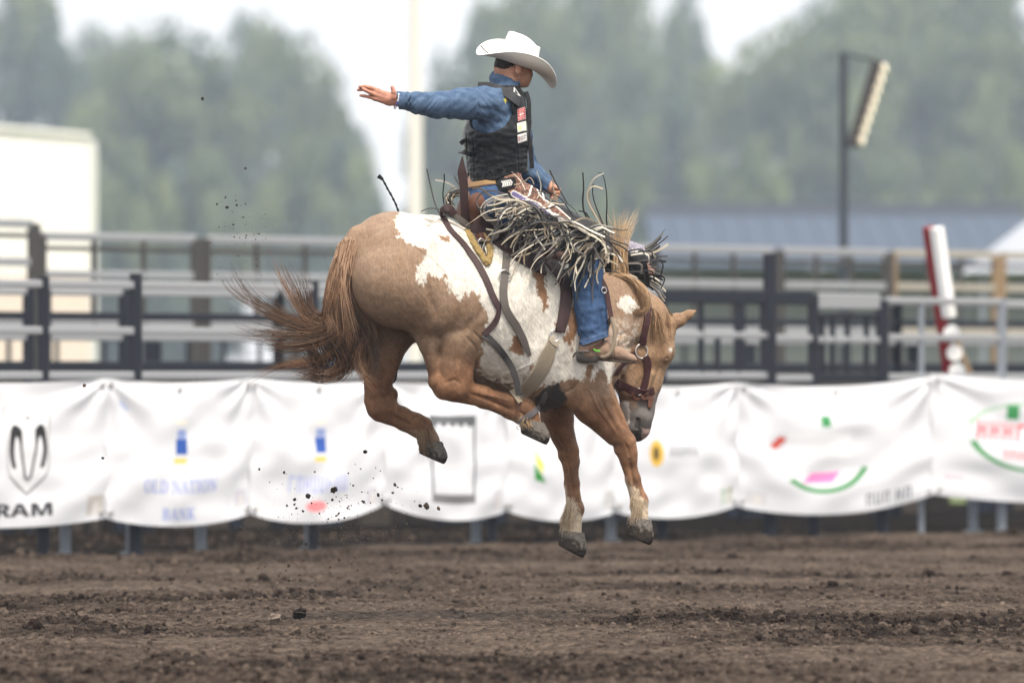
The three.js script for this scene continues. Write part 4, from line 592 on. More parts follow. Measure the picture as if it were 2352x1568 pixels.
{
  const s = new Soup(), z = (u, n) => zOf(u, n), M = (...p) => p.map(([u, v, n]) => [u, v, z(u, n)]);
  tuft(s, [M([1420, 640, 0], [1418, 580, 4], [1410, 530, 6], [1398, 485, 4]), M([1425, 640, 0], [1426, 570, 4], [1432, 520, 6], [1438, 484, 4]), M([1435, 640, 0], [1434, 570, 6], [1445, 520, 6], [1462, 478, 2])], 130, [13, 20], 0.75, streak(BLOND, [0.62, 0.47, 0.3], 0.6, 1.3), 31);
  tuft(s, [M([1395, 636, 6], [1440, 636, 30], [1470, 668, 44], [1478, 715, 46]), M([1420, 632, 6], [1462, 650, 30], [1486, 690, 42], [1484, 730, 44]), M([1450, 640, 6], [1484, 672, 34], [1488, 705, 42], [1466, 722, 50], [1446, 700, 52])], 300, [8, 11], 0.95, streak(BLOND, UMBER, 0.7, 1.3), 32);
  tuft(s, [M([1432, 650, 22], [1427, 672, 38], [1432, 700, 46]), M([1440, 652, 20], [1438, 684, 40], [1450, 704, 46])], 70, [5, 5], 0.9, streak(BLOND, UMBER, 0.6, 1.3), 34);
  part('mane', s.build(), hairMat, horse);
  const f = new Soup();
  tuft(f, [M([1490, 678, 0], [1520, 704, 12], [1536, 735, 30], [1542, 775, 36]), M([1490, 678, 6], [1508, 710, 30], [1518, 750, 40], [1524, 790, 42]), M([1486, 680, 14], [1498, 715, 38], [1500, 748, 42], [1502, 785, 42]), M([1494, 676, -6], [1530, 708, 4], [1552, 736, 16], [1550, 770, 24])], 300, [7, 6], 1.0, (R) => R() < 0.5 ? streak(BLOND, [0.3, 0.17, 0.08], 0.6, 1.1)(R) : streak([0.17, 0.09, 0.045], UMBER, 0.5, 1.0)(R), 33);
  part('forelock', f.build(), hairMat, horse);
}
{ // fetlock feathers
  const F = (n, ...p) => p.map(([u, v, dz = 0]) => [u, v, zOf(u, n) + 12 + dz]);
  for (const [gs, count, sp, col] of [
    [[F(-75, [1316, 1152], [1304, 1180, 8], [1296, 1208, 8], [1300, 1228, 10]), F(-72, [1320, 1165, 6], [1312, 1195, 14], [1310, 1226, 14]), F(-75, [1312, 1165], [1300, 1195], [1290, 1222])], 190, [9, 11], streak(CREAM, [0.42, 0.32, 0.21], 0.8, 1.25)],
    [[F(73, [1466, 1128], [1456, 1150, 6], [1450, 1172, 6]), F(73, [1466, 1140, 6], [1462, 1165, 10], [1454, 1192, 8], [1446, 1204, 6]), F(73, [1474, 1150, 6], [1472, 1178, 10], [1474, 1202, 12])], 130, [8, 7], streak(CREAM, [0.38, 0.28, 0.18], 0.8, 1.2)],
    [[F(-72, [965, 988, 4], [972, 1012, 10], [970, 1040, 10]), F(-72, [978, 985, 6], [990, 1012, 14], [1000, 1036, 12]), F(-72, [962, 992, 2], [966, 1020, 6], [976, 1050, 8])], 130, [8, 9], streak([0.30, 0.21, 0.13], [0.2, 0.13, 0.08], 0.8, 1.3)],
    [[F(60, [1200, 955, 6], [1196, 970, 8], [1200, 984, 8]), F(60, [1212, 960, 10], [1214, 975, 12], [1220, 985, 14])], 60, [7, 6], streak([0.46, 0.33, 0.2], [0.36, 0.25, 0.15], 0.8, 1.2)]]) {
    const s = new Soup(); tuft(s, gs, count, sp, 0.85, col, count + Math.round(gs[0][0][0]), 8); part('fetlock_feather', s.build(), hairMat, horse);
  }
}
// ------------------------------------------------------------------ tack
const leatherBump = noiseMap(256, 36, 33, (n) => 0.5 + 0.3 * n(1) + 0.2 * n(2.2));
const leather = (c, r = 0.55) => mat(c, r, { bumpMap: scaled(leatherBump, 9), bumpScale: 0.0012 });
const M_DARKLEATHER = leather([0.052, 0.030, 0.030], 0.5), M_BROWNLEATHER = leather([0.115, 0.048, 0.030], 0.5), M_GREYLEATHER = leather([0.105, 0.092, 0.082], 0.6), M_HALTER = leather([0.050, 0.018, 0.018], 0.4), M_STEEL = mat([0.62, 0.61, 0.59], 0.3, { metalness: 0.9 });
function gradOf(F, u, v, z) { const e = 1.2; return V(F.eval(u + e, v, z) - F.eval(u - e, v, z), -(F.eval(u, v + e, z) - F.eval(u, v - e, z)), F.eval(u, v, z + e) - F.eval(u, v, z - e)).normalize(); }
// a strap that lies on the near surface of a body; points with a third number hang free at that depth
function strapOn(F, pts, w, off = 2.5, n = 40, t = 1.3, taper = null, twist = 0) {
  const full = pts.map((p) => { if (p.length > 2) return p; const z = F.front(p[0], p[1]); return [p[0], p[1], (z ?? zOf(p[0], 60)) + off]; });
  const c = curveOf(full, n), ps = [], sides = [];
  c.forEach((p, i) => {
    const z = F.front(p.x, p.y); let zz = p.z; if (z !== null && z + off > zz) zz = z + off;
    const tan = c[Math.min(n, i + 1)].clone().sub(c[Math.max(0, i - 1)]); const tt = V(tan.x, -tan.y, tan.z).normalize();
    const nor = z !== null && Math.abs(z + off - zz) < 9 ? gradOf(F, p.x, p.y, z) : V(0.1, 0.15, 1); if (nor.z < 0.2) nor.z = 0.2;
    const side = V().crossVectors(nor, tt).normalize(); if (twist) side.applyAxisAngle(tt, twist * (i / n - 0.5));
    ps.push(P3(p.x, p.y, zz)); sides.push(side);
  });
  for (let it = 0; it < 2; it++) for (let i = 1; i < ps.length - 1; i++) { ps[i].z = Math.max(ps[i].z, 0.25 * ps[i - 1].z + 0.5 * ps[i].z + 0.25 * ps[i + 1].z); sides[i].add(sides[i - 1]).add(sides[i + 1]).normalize(); }
  return strapGeo(ps, sides, w * S, t * S, taper);
}
const ringGeo = (u, v, z, r, t, tilt = 0, yaw = 0.4) => { const g = new THREE.TorusGeometry(r * S, t * S, 8, 24); g.scale(1, 1.1, 1); g.rotateZ(tilt); g.rotateY(yaw); const p = P3(u, v, z); g.translate(p.x, p.y, p.z); return g; };
const hz = (u, v, o = 3) => (H.front(u, v) ?? zOf(u, 60)) + o;
const pointed = (t) => t > 0.93 ? 1 - (t - 0.93) / 0.07 * 0.55 : 1;
function holes(F, pts, parent, r = 1.5) { const g = new THREE.CylinderGeometry(r * S, r * S, 2 * S, 10), m = mat([0.004, 0.004, 0.004], 1); g.rotateX(Math.PI / 2); for (const [u, v] of pts) part('punched_hole', g, m, parent).position.copy(P3(u, v, (F.front(u, v) ?? 0) + 4.6)); }

const saddle = thing('bronc_saddle', 'brown leather bronc saddle cinched on the horse under the rider', 'saddle', HORSE_AT);
{
  const F = new Field(), g = F.group(12), c = (...p) => F.chain(g, p.map((a) => q(...a)));
  c([1086, 492, 0, 34, 1.75], [1150, 532, 0, 34, 1.9], [1225, 580, 0, 36, 1.9], [1280, 606, 0, 32, 1.6]);
  c([1082, 470, 0, 22, 2.3], [1096, 486, 0, 30, 2.4]); c([1100, 470, 52, 26, 1], [1128, 482, 50, 24]); c([1100, 470, -52, 26, 1], [1128, 482, -50, 24]);
  c([1290, 590, 0, 26, 1.4], [1296, 572, 0, 20, 1.3]);
  F.post = (x, y, z, d) => Math.max(d, -(H.eval(x, y, z) - 0.5)) - 0.25 * n3(x * 0.09, y * 0.09, z * 0.09);
  part('seat', F.mesh(3.2), M_BROWNLEATHER, saddle);
  part('skirt', strapOn(H, [[1090, 512], [1140, 548], [1200, 590], [1250, 614]], 26, 3, 30, 2), M_DARKLEATHER, saddle);
  part('fender', strapOn(H, [[1212, 566], [1248, 592], [1278, 618], [1300, 645]], 26, 4, 30, 1.6, (t) => 1 - 0.45 * t), M_BROWNLEATHER, saddle);
  part('latigo', strapOn(H, [[1262, 588], [1284, 616], [1300, 640], [1304, 680], [1297, 725], [1286, 762]], 11.5, 7, 36, 1.4), M_DARKLEATHER, saddle);
  part('latigo', strapOn(H, [[1256, 604], [1280, 634], [1293, 660], [1292, 700], [1286, 740], [1281, 764]], 8, 5, 36, 1.3), M_DARKLEATHER, saddle);
  part('cinch_ring', ringGeo(1273, 772, hz(1273, 772, 5), 12, 1.6, 0.3), M_STEEL, saddle);
  const cinch = part('cinch', strapOn(H, [[1270, 782], [1258, 815], [1242, 850], [1222, 880], [1200, 902], [1180, 912]], 16, 3, 36, 2.4, (t) => 0.65 + 0.5 * sstep(0, 0.25, t)), mat([0.36, 0.30, 0.225], 0.95, { bumpMap: scaled(bumpCloth, 10, 30), bumpScale: 0.003 }), saddle, 'beige woven cinch');
  part('keeper', strapOn(H, [[1264, 776], [1272, 786], [1282, 792]], 7, 5, 10, 2), leather([0.42, 0.36, 0.28], 0.8), cinch);
  part('rear_billet', strapOn(H, [[1150, 548], [1162, 556], [1164, 592], [1160, 634], [1157, 676], [1163, 712], [1190, 757], [1217, 817]], 9, 4.5, 60, 1.4, pointed), M_GREYLEATHER, saddle);
  const b = ringGeo(1160, 636, hz(1160, 636, 7), 12.5, 1.5, 0.7); part('buckle', b, M_STEEL, saddle);
  holes(H, [[1163, 596], [1163, 616], [1157, 652], [1157, 668], [1157, 684], [1160, 704], [1182, 745], [1194, 766], [1205, 790]], saddle);
  part('tie_strap', strapOn(H, [[1109, 490, hz(1109, 510, 14)], [1118, 503, hz(1118, 510, 18)], [1134, 512, hz(1134, 530, 22)], [1143, 528, hz(1143, 535, 24)], [1138, 546, hz(1138, 546, 20)], [1118, 558, hz(1118, 558, 12)], [1100, 558, hz(1100, 558, 8)]], 8, 4, 40, 1.4, pointed, 2.2), M_GREYLEATHER, saddle);
  part('keeper', strapOn(H, [[1146, 540], [1156, 546], [1168, 556]], 10, 6, 12, 2), leather([0.42, 0.37, 0.31], 0.8), saddle);
  part('stirrup_leather', strapOn(H, [[1376, 636, 66], [1390, 664, 78], [1396, 695, 84], [1403, 734, 90]], 5.5, 3, 24, 1.6), M_HALTER, saddle);
  part('buckle', ringGeo(1386, 668, 86, 6, 1.1, 0.3), M_STEEL, saddle);
  part('stirrup', tube([P3(1403, 730, 88), P3(1409, 752, 92), P3(1410, 778, 94), P3(1403, 806, 94), P3(1390, 820, 90), P3(1378, 818, 70), P3(1372, 812, 45), P3(1380, 790, 34), P3(1392, 755, 44), P3(1401, 732, 84)], 5 * S, 60, 10), mat([0.34, 0.27, 0.20], 0.8, { bumpMap: scaled(bumpFine, 14), bumpScale: 0.002 }), saddle, 'pale rawhide stirrup around the boot');
}
const flank = thing('flank_strap', 'dark leather flank strap round the rump, padded with yellow sheepskin', 'strap', HORSE_AT);
{
  part('strap', strapOn(H, [[1046, 497, hz(1046, 505, 14)], [1034, 482, hz(1034, 492, 16)], [1022, 484, hz(1022, 494, 12)], [1020, 500, hz(1022, 505, 6)], [1036, 530], [1062, 558], [1086, 590], [1104, 618], [1120, 650], [1132, 680], [1146, 708]], 8, 3.5, 70, 1.3), M_DARKLEATHER, flank);
  part('strap', strapOn(H, [[1146, 704], [1145, 724], [1136, 744], [1122, 760], [1112, 770, hz(1118, 770, 2)]], 7, 4, 24, 1.3, null, 1.2), M_DARKLEATHER, flank);
  part('loose_end', strapOn(H, [[1110, 770, zOf(1110, 110)], [1126, 780, zOf(1126, 112)], [1150, 806, zOf(1150, 116)], [1172, 838, zOf(1172, 122)], [1185, 868, zOf(1185, 126)], [1192, 908, zOf(1192, 128)]], 7.5, 4, 40, 1.3, null, 1.4), leather([0.06, 0.055, 0.055], 0.45), flank);
  part('strap', strapOn(H, [[1020, 492], [1046, 500], [1070, 516], [1088, 536], [1102, 556]], 6.5, 5, 24, 1.4), M_GREYLEATHER, flank);
  const R = rngOf(77), wool = (pts) => { const gs = []; const cs = curveOf(pts.map(([u, v]) => [u, v, hz(u, v, 5)]), 90); cs.forEach((p) => { for (let k = 0; k < 5; k++) { const s = new THREE.IcosahedronGeometry((2.6 + 1.8 * R()) * S, 1); const o = P3(p.x + (R() - 0.5) * 9, p.y + (R() - 0.5) * 5, p.z + (R() - 0.3) * 5); s.translate(o.x, o.y, o.z); gs.push(s); } }); return mergeGeometries(gs); };
  const woolMat = mat([0.56, 0.40, 0.17], 1, { bumpMap: scaled(bumpFine, 3), bumpScale: 0.004 });
  part('sheepskin', wool([[1074, 532], [1084, 552], [1098, 575], [1112, 596], [1120, 608]]), woolMat, flank); part('sheepskin', wool([[1096, 530], [1112, 545], [1124, 562], [1126, 584], [1122, 606]]), woolMat, flank);
  const sock = new THREE.CylinderGeometry(9 * S, 12 * S, 20 * S, 18, 1, true); sock.rotateZ(0.35); { const p = P3(1104, 548, hz(1104, 548, 9)); sock.translate(p.x, p.y, p.z); } part('quick_release', sock, M_BROWNLEATHER, flank);
  part('buckle', ringGeo(1106, 560, hz(1106, 560, 7), 8, 1.4), M_STEEL, flank);
  part('tongue', strapOn(H, [[1107, 560], [1112, 580], [1116, 600]], 4, 5, 12, 1.4), leather([0.02, 0.02, 0.022], 0.4), flank);
}
{
  const s = thing('hobble_strap', 'narrow grey strap slung across the near hind pastern', 'strap', HORSE_AT);
  part('strap', strapOn(H, [[1254, 900, hz(1236, 940, 10)], [1246, 922, hz(1236, 940, 9)], [1226, 946], [1204, 962], [1191, 973, zOf(1191, 78)]], 7, 3, 30, 1.2, (t) => t < 0.1 ? 0.4 + 6 * t : 1), leather([0.12, 0.11, 0.115], 0.5), s);
  part('buckle', ringGeo(1191, 980, zOf(1191, 80), 4.5, 1), M_STEEL, s);
  const v = thing('latigo_strap', 'upright dark brown strap flapping behind the rider’s back', 'strap', HORSE_AT);
  v.userData.label = 'upright dark brown strap flapping up at the back of the vest';
  const ps = curveOf([[1070, 512, 66], [1067, 470, 82], [1066, 430, 92], [1062, 395, 98], [1063, 362, 100]], 30);
  part('strap', strapGeo(ps.map((p) => P3(p.x, p.y, p.z)), ps.map((p, i) => V(1, 0.05, -0.25 + 0.4 * i / 30)), 10.5 * S, 1.4 * S, (t) => t > 0.72 ? 1 - (t - 0.72) / 0.28 * 0.92 : 1 - 0.1 * Math.sin(t * 5)), M_DARKLEATHER, v);
  const w = thing('leather_flap', 'black rounded leather strap end hanging between the hind legs', 'strap', HORSE_AT);
  const pw = curveOf([[905, 772, 20], [907, 810, 22], [903, 850, 22], [898, 882, 20]], 24);
  part('strap', strapGeo(pw.map((p) => P3(p.x, p.y, p.z)), pw.map(() => V(1, 0, 0.2)), 12 * S, 2 * S, (t) => t > 0.8 ? Math.sqrt(Math.max(0.02, 1 - Math.pow((t - 0.8) / 0.2, 2))) : 0.8 + 0.2 * t), leather([0.018, 0.016, 0.016], 0.4), w);
}
const halter = thing('leather_halter', 'dark brown leather halter with steel rings on the horse’s head', 'halter', HORSE_AT);
halter.userData.label = 'dark brown leather halter with steel rings on the lowered head';
{
  part('crown_strap', strapOn(H, [[1488, 676, hz(1488, 690, 2)], [1492, 700], [1489, 735], [1482, 770], [1478, 792]], 9, 4, 30, 1.6), M_HALTER, halter);
  part('cheek_ring', ringGeo(1476, 806, hz(1476, 806, 4), 15, 1.8), M_STEEL, halter);
  part('cheek_strap', strapOn(H, [[1484, 818], [1491, 835], [1489, 862], [1482, 890], [1479, 903]], 9, 4.5, 30, 1.7), M_HALTER, halter);
  part('throat_latch', strapOn(H, [[1466, 812], [1448, 824], [1428, 842], [1416, 862]], 8, 4, 20, 1.6), M_HALTER, halter);
  part('noseband', strapOn(H, [[1418, 878], [1438, 888], [1460, 898], [1482, 904], [1506, 897]], 9, 4, 30, 1.7), M_HALTER, halter);
  part('chin_strap', strapOn(H, [[1452, 905], [1462, 914], [1484, 910], [1492, 903]], 5.5, 5, 20, 1.5), M_BROWNLEATHER, halter);
  part('noseband_ring', ringGeo(1470, 900, hz(1470, 900, 6), 7, 1.5), M_STEEL, halter);
  const d = new THREE.CylinderGeometry(12 * S, 12 * S, 4 * S, 24); d.scale(1, 1, 0.72); d.rotateX(Math.PI / 2); d.rotateY(0.5); { const p = P3(1484, 910, hz(1484, 910, 6)); d.translate(p.x, p.y, p.z); } part('rosette', d, M_BROWNLEATHER, halter);
  part('nose_flap', strapOn(H, [[1496, 905], [1497, 922], [1495, 938]], 9, 4, 14, 1.5, (t) => 1 - 0.6 * t * t), M_BROWNLEATHER, halter);
}
// ------------------------------------------------------------------ the rider
const rider = thing('person', 'rider in white hat, denim shirt, black vest and fringed chaps, one arm flung back', 'person', HORSE_AT);
const RL = LAT;
const skinBump = bumpFine;
function limb(F, k, chains, root, R, K) { const g = root ? F.group(k, root, R, K, 3) : F.group(k); for (const c of chains) F.chain(g, c, RL); return g; }
const ARM = [[1124, 240, 62, 34], [1062, 244, 98, 30], [1003, 247, 130, 25], [960, 244, 165, 20], [922, 240, 196, 14]];
const HAND = (F) => {
  const g = F.group(3, [905, 238, 205], 30, 8, 2), c = (...p) => F.chain(g, p);
  c([924, 241, 194, 13.5], [908, 240, 204, 12.5]);
  c([906, 234, 206, 10], [872, 221, 214, 6.2]); c([904, 240, 206, 10.5], [868, 229, 215, 6.4]); c([900, 244, 206, 9.5], [867, 237, 214, 5.6]); c([896, 242, 208, 10]); c([906, 232, 212, 9.5], [898, 238, 213, 8]);
  const fg = (...p) => { const f = F.group(1.6, [p[0][0], p[0][1], p[0][2]], 12, 4, 0.8); F.chain(f, p); };
  fg([874, 219, 213, 5.2], [856, 212.5, 218, 4.5], [844, 210, 217, 4.1], [832, 210.5, 214, 3.6]);
  fg([870, 223, 214, 5.4], [852, 217.5, 214, 4.6], [840, 216, 210, 4.2], [828.5, 217, 205, 3.6]);
  fg([868, 229.5, 215, 5.2], [855, 224, 223, 4.5], [846, 219.5, 226, 4.2], [839.5, 215.5, 225, 3.7]);
  fg([866, 237, 214, 4.8], [853, 233.5, 217, 4], [843, 231.5, 216, 3.7], [833.5, 230, 213, 3.2]);
  fg([908, 234, 214, 7.2], [909, 223, 218, 5.4], [905.5, 212, 218, 4.2]);
};
const NOSE = [1217, 167];
const B = new Field();
{
  limb(B, 10, [[[1112, 455, 4, 46, 1.25], [1130, 395, 2, 48, 1.2], [1142, 300, -2, 56, 1.3], [1148, 245, -2, 44, 1.55]], [[1150, 215, -2, 30], [1166, 184, -3, 27], [1174, 166, -4, 28]]]);
  limb(B, 8, [ARM], [1124, 240, 62], 60, 20);
  HAND(B);
  limb(B, 8, [[[1172, 242, -80, 30], [1192, 310, -100, 26], [1200, 372, -100, 24], [1232, 404, -92, 20], [1262, 427, -86, 13]]], [1172, 242, -80], 60, 20);
  { const g = B.group(3, [1262, 427, -86], 20, 8, 2), c = (...p) => B.chain(g, p);
    c([1260, 426, -86, 13], [1274, 436, -84, 13]); c([1270, 434, -80, 10], [1278, 444, -78, 9]);
    for (const [du, dv] of [[0, 0], [-2.5, 7], [-6, 13], [-11, 18]]) { const f = B.group(1.5, [1280 + du, 432 + dv, -80], 10, 3, 0.8); B.chain(f, [[1278 + du, 431 + dv, -86, 4.6], [1285 + du, 434 + dv, -78, 4.5], [1283 + du, 440 + dv, -68, 4.2], [1275 + du, 440 + dv, -66, 4]]); }
    const f = B.group(1.5, [1268, 440, -72], 10, 3, 0.8); B.chain(f, [[1266, 432, -76, 5.4], [1274, 428, -70, 4.8], [1282, 431, -66, 4.2]]); }
  // head
  const h = limb(B, 6, [[[1178, 141, -3, 33, 0.95], [1191, 141, -10, 33, 0.95]], [[1194, 156, -14, 30, 0.9], [1200, 173, -17, 23, 0.95]], [[1180, 176, -6, 24], [1196, 185, -14, 15], [1206, 190, -19, 10.5]], [[1164, 160, -1, 30]]], [1174, 170, -4], 34, 10);
  limb(B, 2.5, [[[1211, 152, -22, 9], [1217, 165, -26, 6.2], [1219.5, 170.5, -27, 5]], [[1214, 172, -20, 4.5]]], [1210, 160, -20], 20, 6);
  limb(B, 2.5, [[[1210, 181, -24, 5.5], [1209, 185.5, -23, 5.2]]], [1208, 183, -20], 14, 5);
  limb(B, 2, [[[1192, 156, 27, 9, 0.45], [1189, 166, 27, 7, 0.5], [1187, 173, 25, 4.2, 0.6]]], [1187, 164, 20], 14, 3);
  const ec = Field.seg([1191, 158, 33, 2.6], [1189.5, 164, 33, 2]); ec.k = 1.5; B.cuts.push(ec);
  // legs
  limb(B, 10, [[[1135, 466, 46, 44], [1240, 508, 52, 37], [1336, 552, 58, 29]], [[1338, 552, 58, 28], [1348, 625, 62, 28], [1358, 720, 62, 22], [1360, 798, 62, 18], [1420, 812, 62, 12], [1448, 822, 62, 7]]], [1135, 466, 46], 70, 24);
  limb(B, 10, [[[1160, 466, -52, 44], [1270, 520, -110, 37], [1380, 572, -168, 29], [1440, 596, -240, 26], [1478, 612, -300, 20], [1500, 618, -330, 12]]], [1160, 466, -52], 70, 24);
}
B.solid = true;
B.post = (x, y, z, d) => y < 140 && x > 1120 && x < 1260 ? Math.max(d, 126 - y) : d;
const SKINC = (u, v, z) => { let c = [0.40, 0.20, 0.13]; const r = n3(u * 0.09, v * 0.09, z * 0.09); c = mixc(c, [0.47, 0.25, 0.17], clamp(0.4 + r, 0, 1)); if (u < 930) c = mixc(c, [0.46, 0.21, 0.15], 0.7); if (u > 1130 && v > 170 && v < 200 && u > 1180) c = mixc(c, [0.25, 0.14, 0.10], 0.35 + 0.2 * n3(u * 0.5, v * 0.5, z * 0.5)); return c; };
part('body', B.mesh(2.1, { color: SKINC }), mat([1, 1, 1], 0.5, { vertexColors: true, bumpMap: scaled(bumpFine, 8), bumpScale: 0.0006 }), rider);
{ // hair below the hat
  const F = new Field(); limb(F, 5, [[[1175, 141, -3, 36, 0.95], [1191, 141, -10, 35.5, 0.95]], [[1166, 153, -1, 31.5]]]);
  F.post = (x, y, z, d) => Math.max(d - 0.7 * n3(x * 0.3, y * 0.15, z * 0.3), y - (162 - 0.36 * Math.abs(x - 1153) - 3 * n3(x * 0.1, 0, z * 0.1)), x - 1188, 130 - y);
  part('hair', F.mesh(2.2), mat([0.022, 0.014, 0.010], 0.6), rider);
}
const denimMap = (seed) => canvasMap(256, 256, (x, w, h) => { const R = rngOf(seed), im = x.createImageData(w, h); for (let i = 0; i < w * h; i++) { const a = (i % w), b = Math.floor(i / w), tw = ((a + b) % 4) < 2 ? 0 : 16, k = 190 + tw + (R() - 0.5) * 46 + 10 * Math.sin(b * 0.7 + 3 * Math.sin(a * 0.05)); im.data.set([k, k, Math.min(255, k + 6), 255], i * 4); } x.putImageData(im, 0, 0); });
const dm = denimMap(8); dm.wrapS = dm.wrapT = THREE.RepeatWrapping;
const denim = (f) => new THREE.MeshPhysicalMaterial({ color: 0xffffff, vertexColors: true, roughness: 0.92, specularIntensity: 0.2, map: scaled(dm, 7), bumpMap: scaled(bumpCloth, 9), bumpScale: 0.0016 });
const SH = [0.185, 0.285, 0.42], SHD = [0.085, 0.145, 0.25], JE = [0.115, 0.205, 0.37], JED = [0.05, 0.098, 0.205];
{ // denim shirt
  const F = new Field();
  limb(F, 10, [[[1140, 412, 2, 52, 1.2], [1142, 300, -2, 62, 1.3], [1147, 240, -2, 50, 1.55]], [[1152, 215, -2, 33], [1164, 190, -3, 31]]]);
  limb(F, 9, [ARM.map(([a, b, c, r], i) => [a, b, c, r + [6, 5, 4.5, 4, 4][i]]), [[922, 240, 196, 18.5], [912, 240, 202, 19]]], [1124, 240, 62], 80, 26);
  limb(F, 8, [[[1172, 242, -80, 34], [1192, 310, -100, 31], [1200, 372, -100, 29], [1232, 404, -92, 25], [1258, 424, -86, 18], [1266, 430, -84, 18]]], [1172, 242, -80], 60, 20);
  limb(F, 3, [[[1138, 178, -20, 15], [1146, 186, 14, 15], [1170, 200, 26, 13], [1192, 214, 22, 9]], [[1138, 178, -20, 15], [1160, 190, -34, 14]]], [1155, 200, 0], 60, 8);
  { const k = Field.seg([936, 241, 186, 14], [900, 240, 210, 15]); k.k = 2; F.cuts.push(k); const n = Field.seg([1176, 166, -4, 27], [1160, 188, -3, 26]); n.k = 3; F.cuts.push(n); }
  F.post = (x, y, z, d) => {
    if (d > 16 || d < -16) return d;
    let f;
    if (x < 1100) { const t = (1110 - x) / 190; f = 1.8 * n3(x * 0.035 + y * 0.03, y * 0.012, z * 0.02) + 0.9 * n3(x * 0.075 + y * 0.06, y * 0.02, z * 0.03) * (0.4 + t); if (x < 934) f *= 0.3; if (Math.abs(x - 936) < 2.2) f -= 0.9; }
    else f = 2.2 * n3(x * 0.028 - y * 0.02, y * 0.03 + x * 0.01, z * 0.03) + 0.8 * n3(x * 0.07 - y * 0.05, y * 0.04, z * 0.06);
    d -= f; if (x < 1000) d = Math.max(d, 917 + (y - 240) * 0.12 - x); if (z < -50 && x > 1200) d = Math.max(d, x - 1261 + (y - 424) * 0.4); return d;
  };
  const stitch = (d, w) => Math.exp(-d * d / (w * w));
  part('shirt', F.mesh(2.3, { color: (u, v, z) => { let c = mixc(SH, SHD, clamp(0.42 + 0.7 * fbm3(u * 0.03, v * 0.05, z * 0.03) + 0.22 * n3(u * 0.16 + v * 0.1, v * 0.05, z * 0.08), 0, 1)); if (u < 940) c = mixc(c, [0.30, 0.38, 0.5], 0.5 * stitch(u - 919.5 - (v - 240) * 0.12, 1.2)); return c; } }), denim(), rider, 'faded blue denim shirt');
  // embroidered star on the shoulder
  const st = new THREE.Shape(); for (let i = 0; i < 10; i++) { const r = (i % 2 ? 3.2 : 8.5) * S, a = i / 10 * Math.PI * 2 + 0.4; i ? st.lineTo(r * Math.sin(a), r * Math.cos(a)) : st.moveTo(r * Math.sin(a), r * Math.cos(a)); }
  const sg = new THREE.ExtrudeGeometry(st, { depth: 0.001, bevelEnabled: false }), zz = F.front(1160, 235); sg.rotateY(0.5); const p = P3(1160, 235, zz + 0.6); sg.translate(p.x, p.y, p.z); part('star', sg, mat([0.55, 0.48, 0.08], 0.8), rider, 'yellow star stitched on the shirt shoulder');
  rider.userData.shirtField = undefined;
}
const VEST = new Field();
{ // black leather vest
  const F = VEST; limb(F, 12, [[[1144, 422, 0, 67, 1.14], [1140, 310, -1, 71, 1.26], [1146, 245, -1, 56, 1.5], [1150, 226, -1, 46, 1.6]]]);
  const cut = (k, a, b, ax) => { const s = Field.seg(a, b, ax); s.k = k; F.cuts.push(s); };
  cut(3, [1120, 258, 52, 50, 1.12], [1112, 256, 150, 56, 1.12], [1, 0, 0]); cut(3, [1180, 262, -60, 48], [1190, 262, -150, 50]);
  cut(3, [1168, 184, -4, 34], [1158, 206, -3, 30]);
  F.post = (x, y, z, d) => {
    if (d > 18 || d < -18) return d;
    d -= 0.9 * n3(x * 0.03, y * 0.06, z * 0.03) + 0.5 * n3(x * 0.08 + y * 0.02, y * 0.14, z * 0.08) * sstep(330, 400, y);
    const zc = z > 0; if (zc) for (const [ax, ay, bx, by] of [[1071, 300, 1079, 425], [1186, 330, 1191, 404], [1088, 318, 1092, 428]]) { const t = clamp((y - ay) / (by - ay), 0, 1), dx = x - lerp(ax, bx, t); if (y > ay && y < by + 8) d += 1.3 * Math.exp(-dx * dx / 3); }
    return Math.max(d, y - (431 - (x - 1075) * 0.26), 199 - y);
  };
  part('vest', F.mesh(2.4, { color: (u, v, z) => { const w = sstep(0.35, 0.75, fbm3(u * 0.05, v * 0.03, z * 0.05) + 0.3 * n3(u * 0.5, v * 0.2, z * 0.4)), c = mixc([0.011, 0.012, 0.014], [0.07, 0.068, 0.066], w * 0.7); const back = sstep(1072, 1064, u); return mixc(c, [0.10, 0.095, 0.095], back * 0.8); } }), new THREE.MeshPhysicalMaterial({ vertexColors: true, roughness: 0.36, specularIntensity: 0.5, bumpMap: scaled(leatherBump, 6), bumpScale: 0.0008 }), rider, 'scuffed black leather riding vest');
}
const JEANS = new Field();
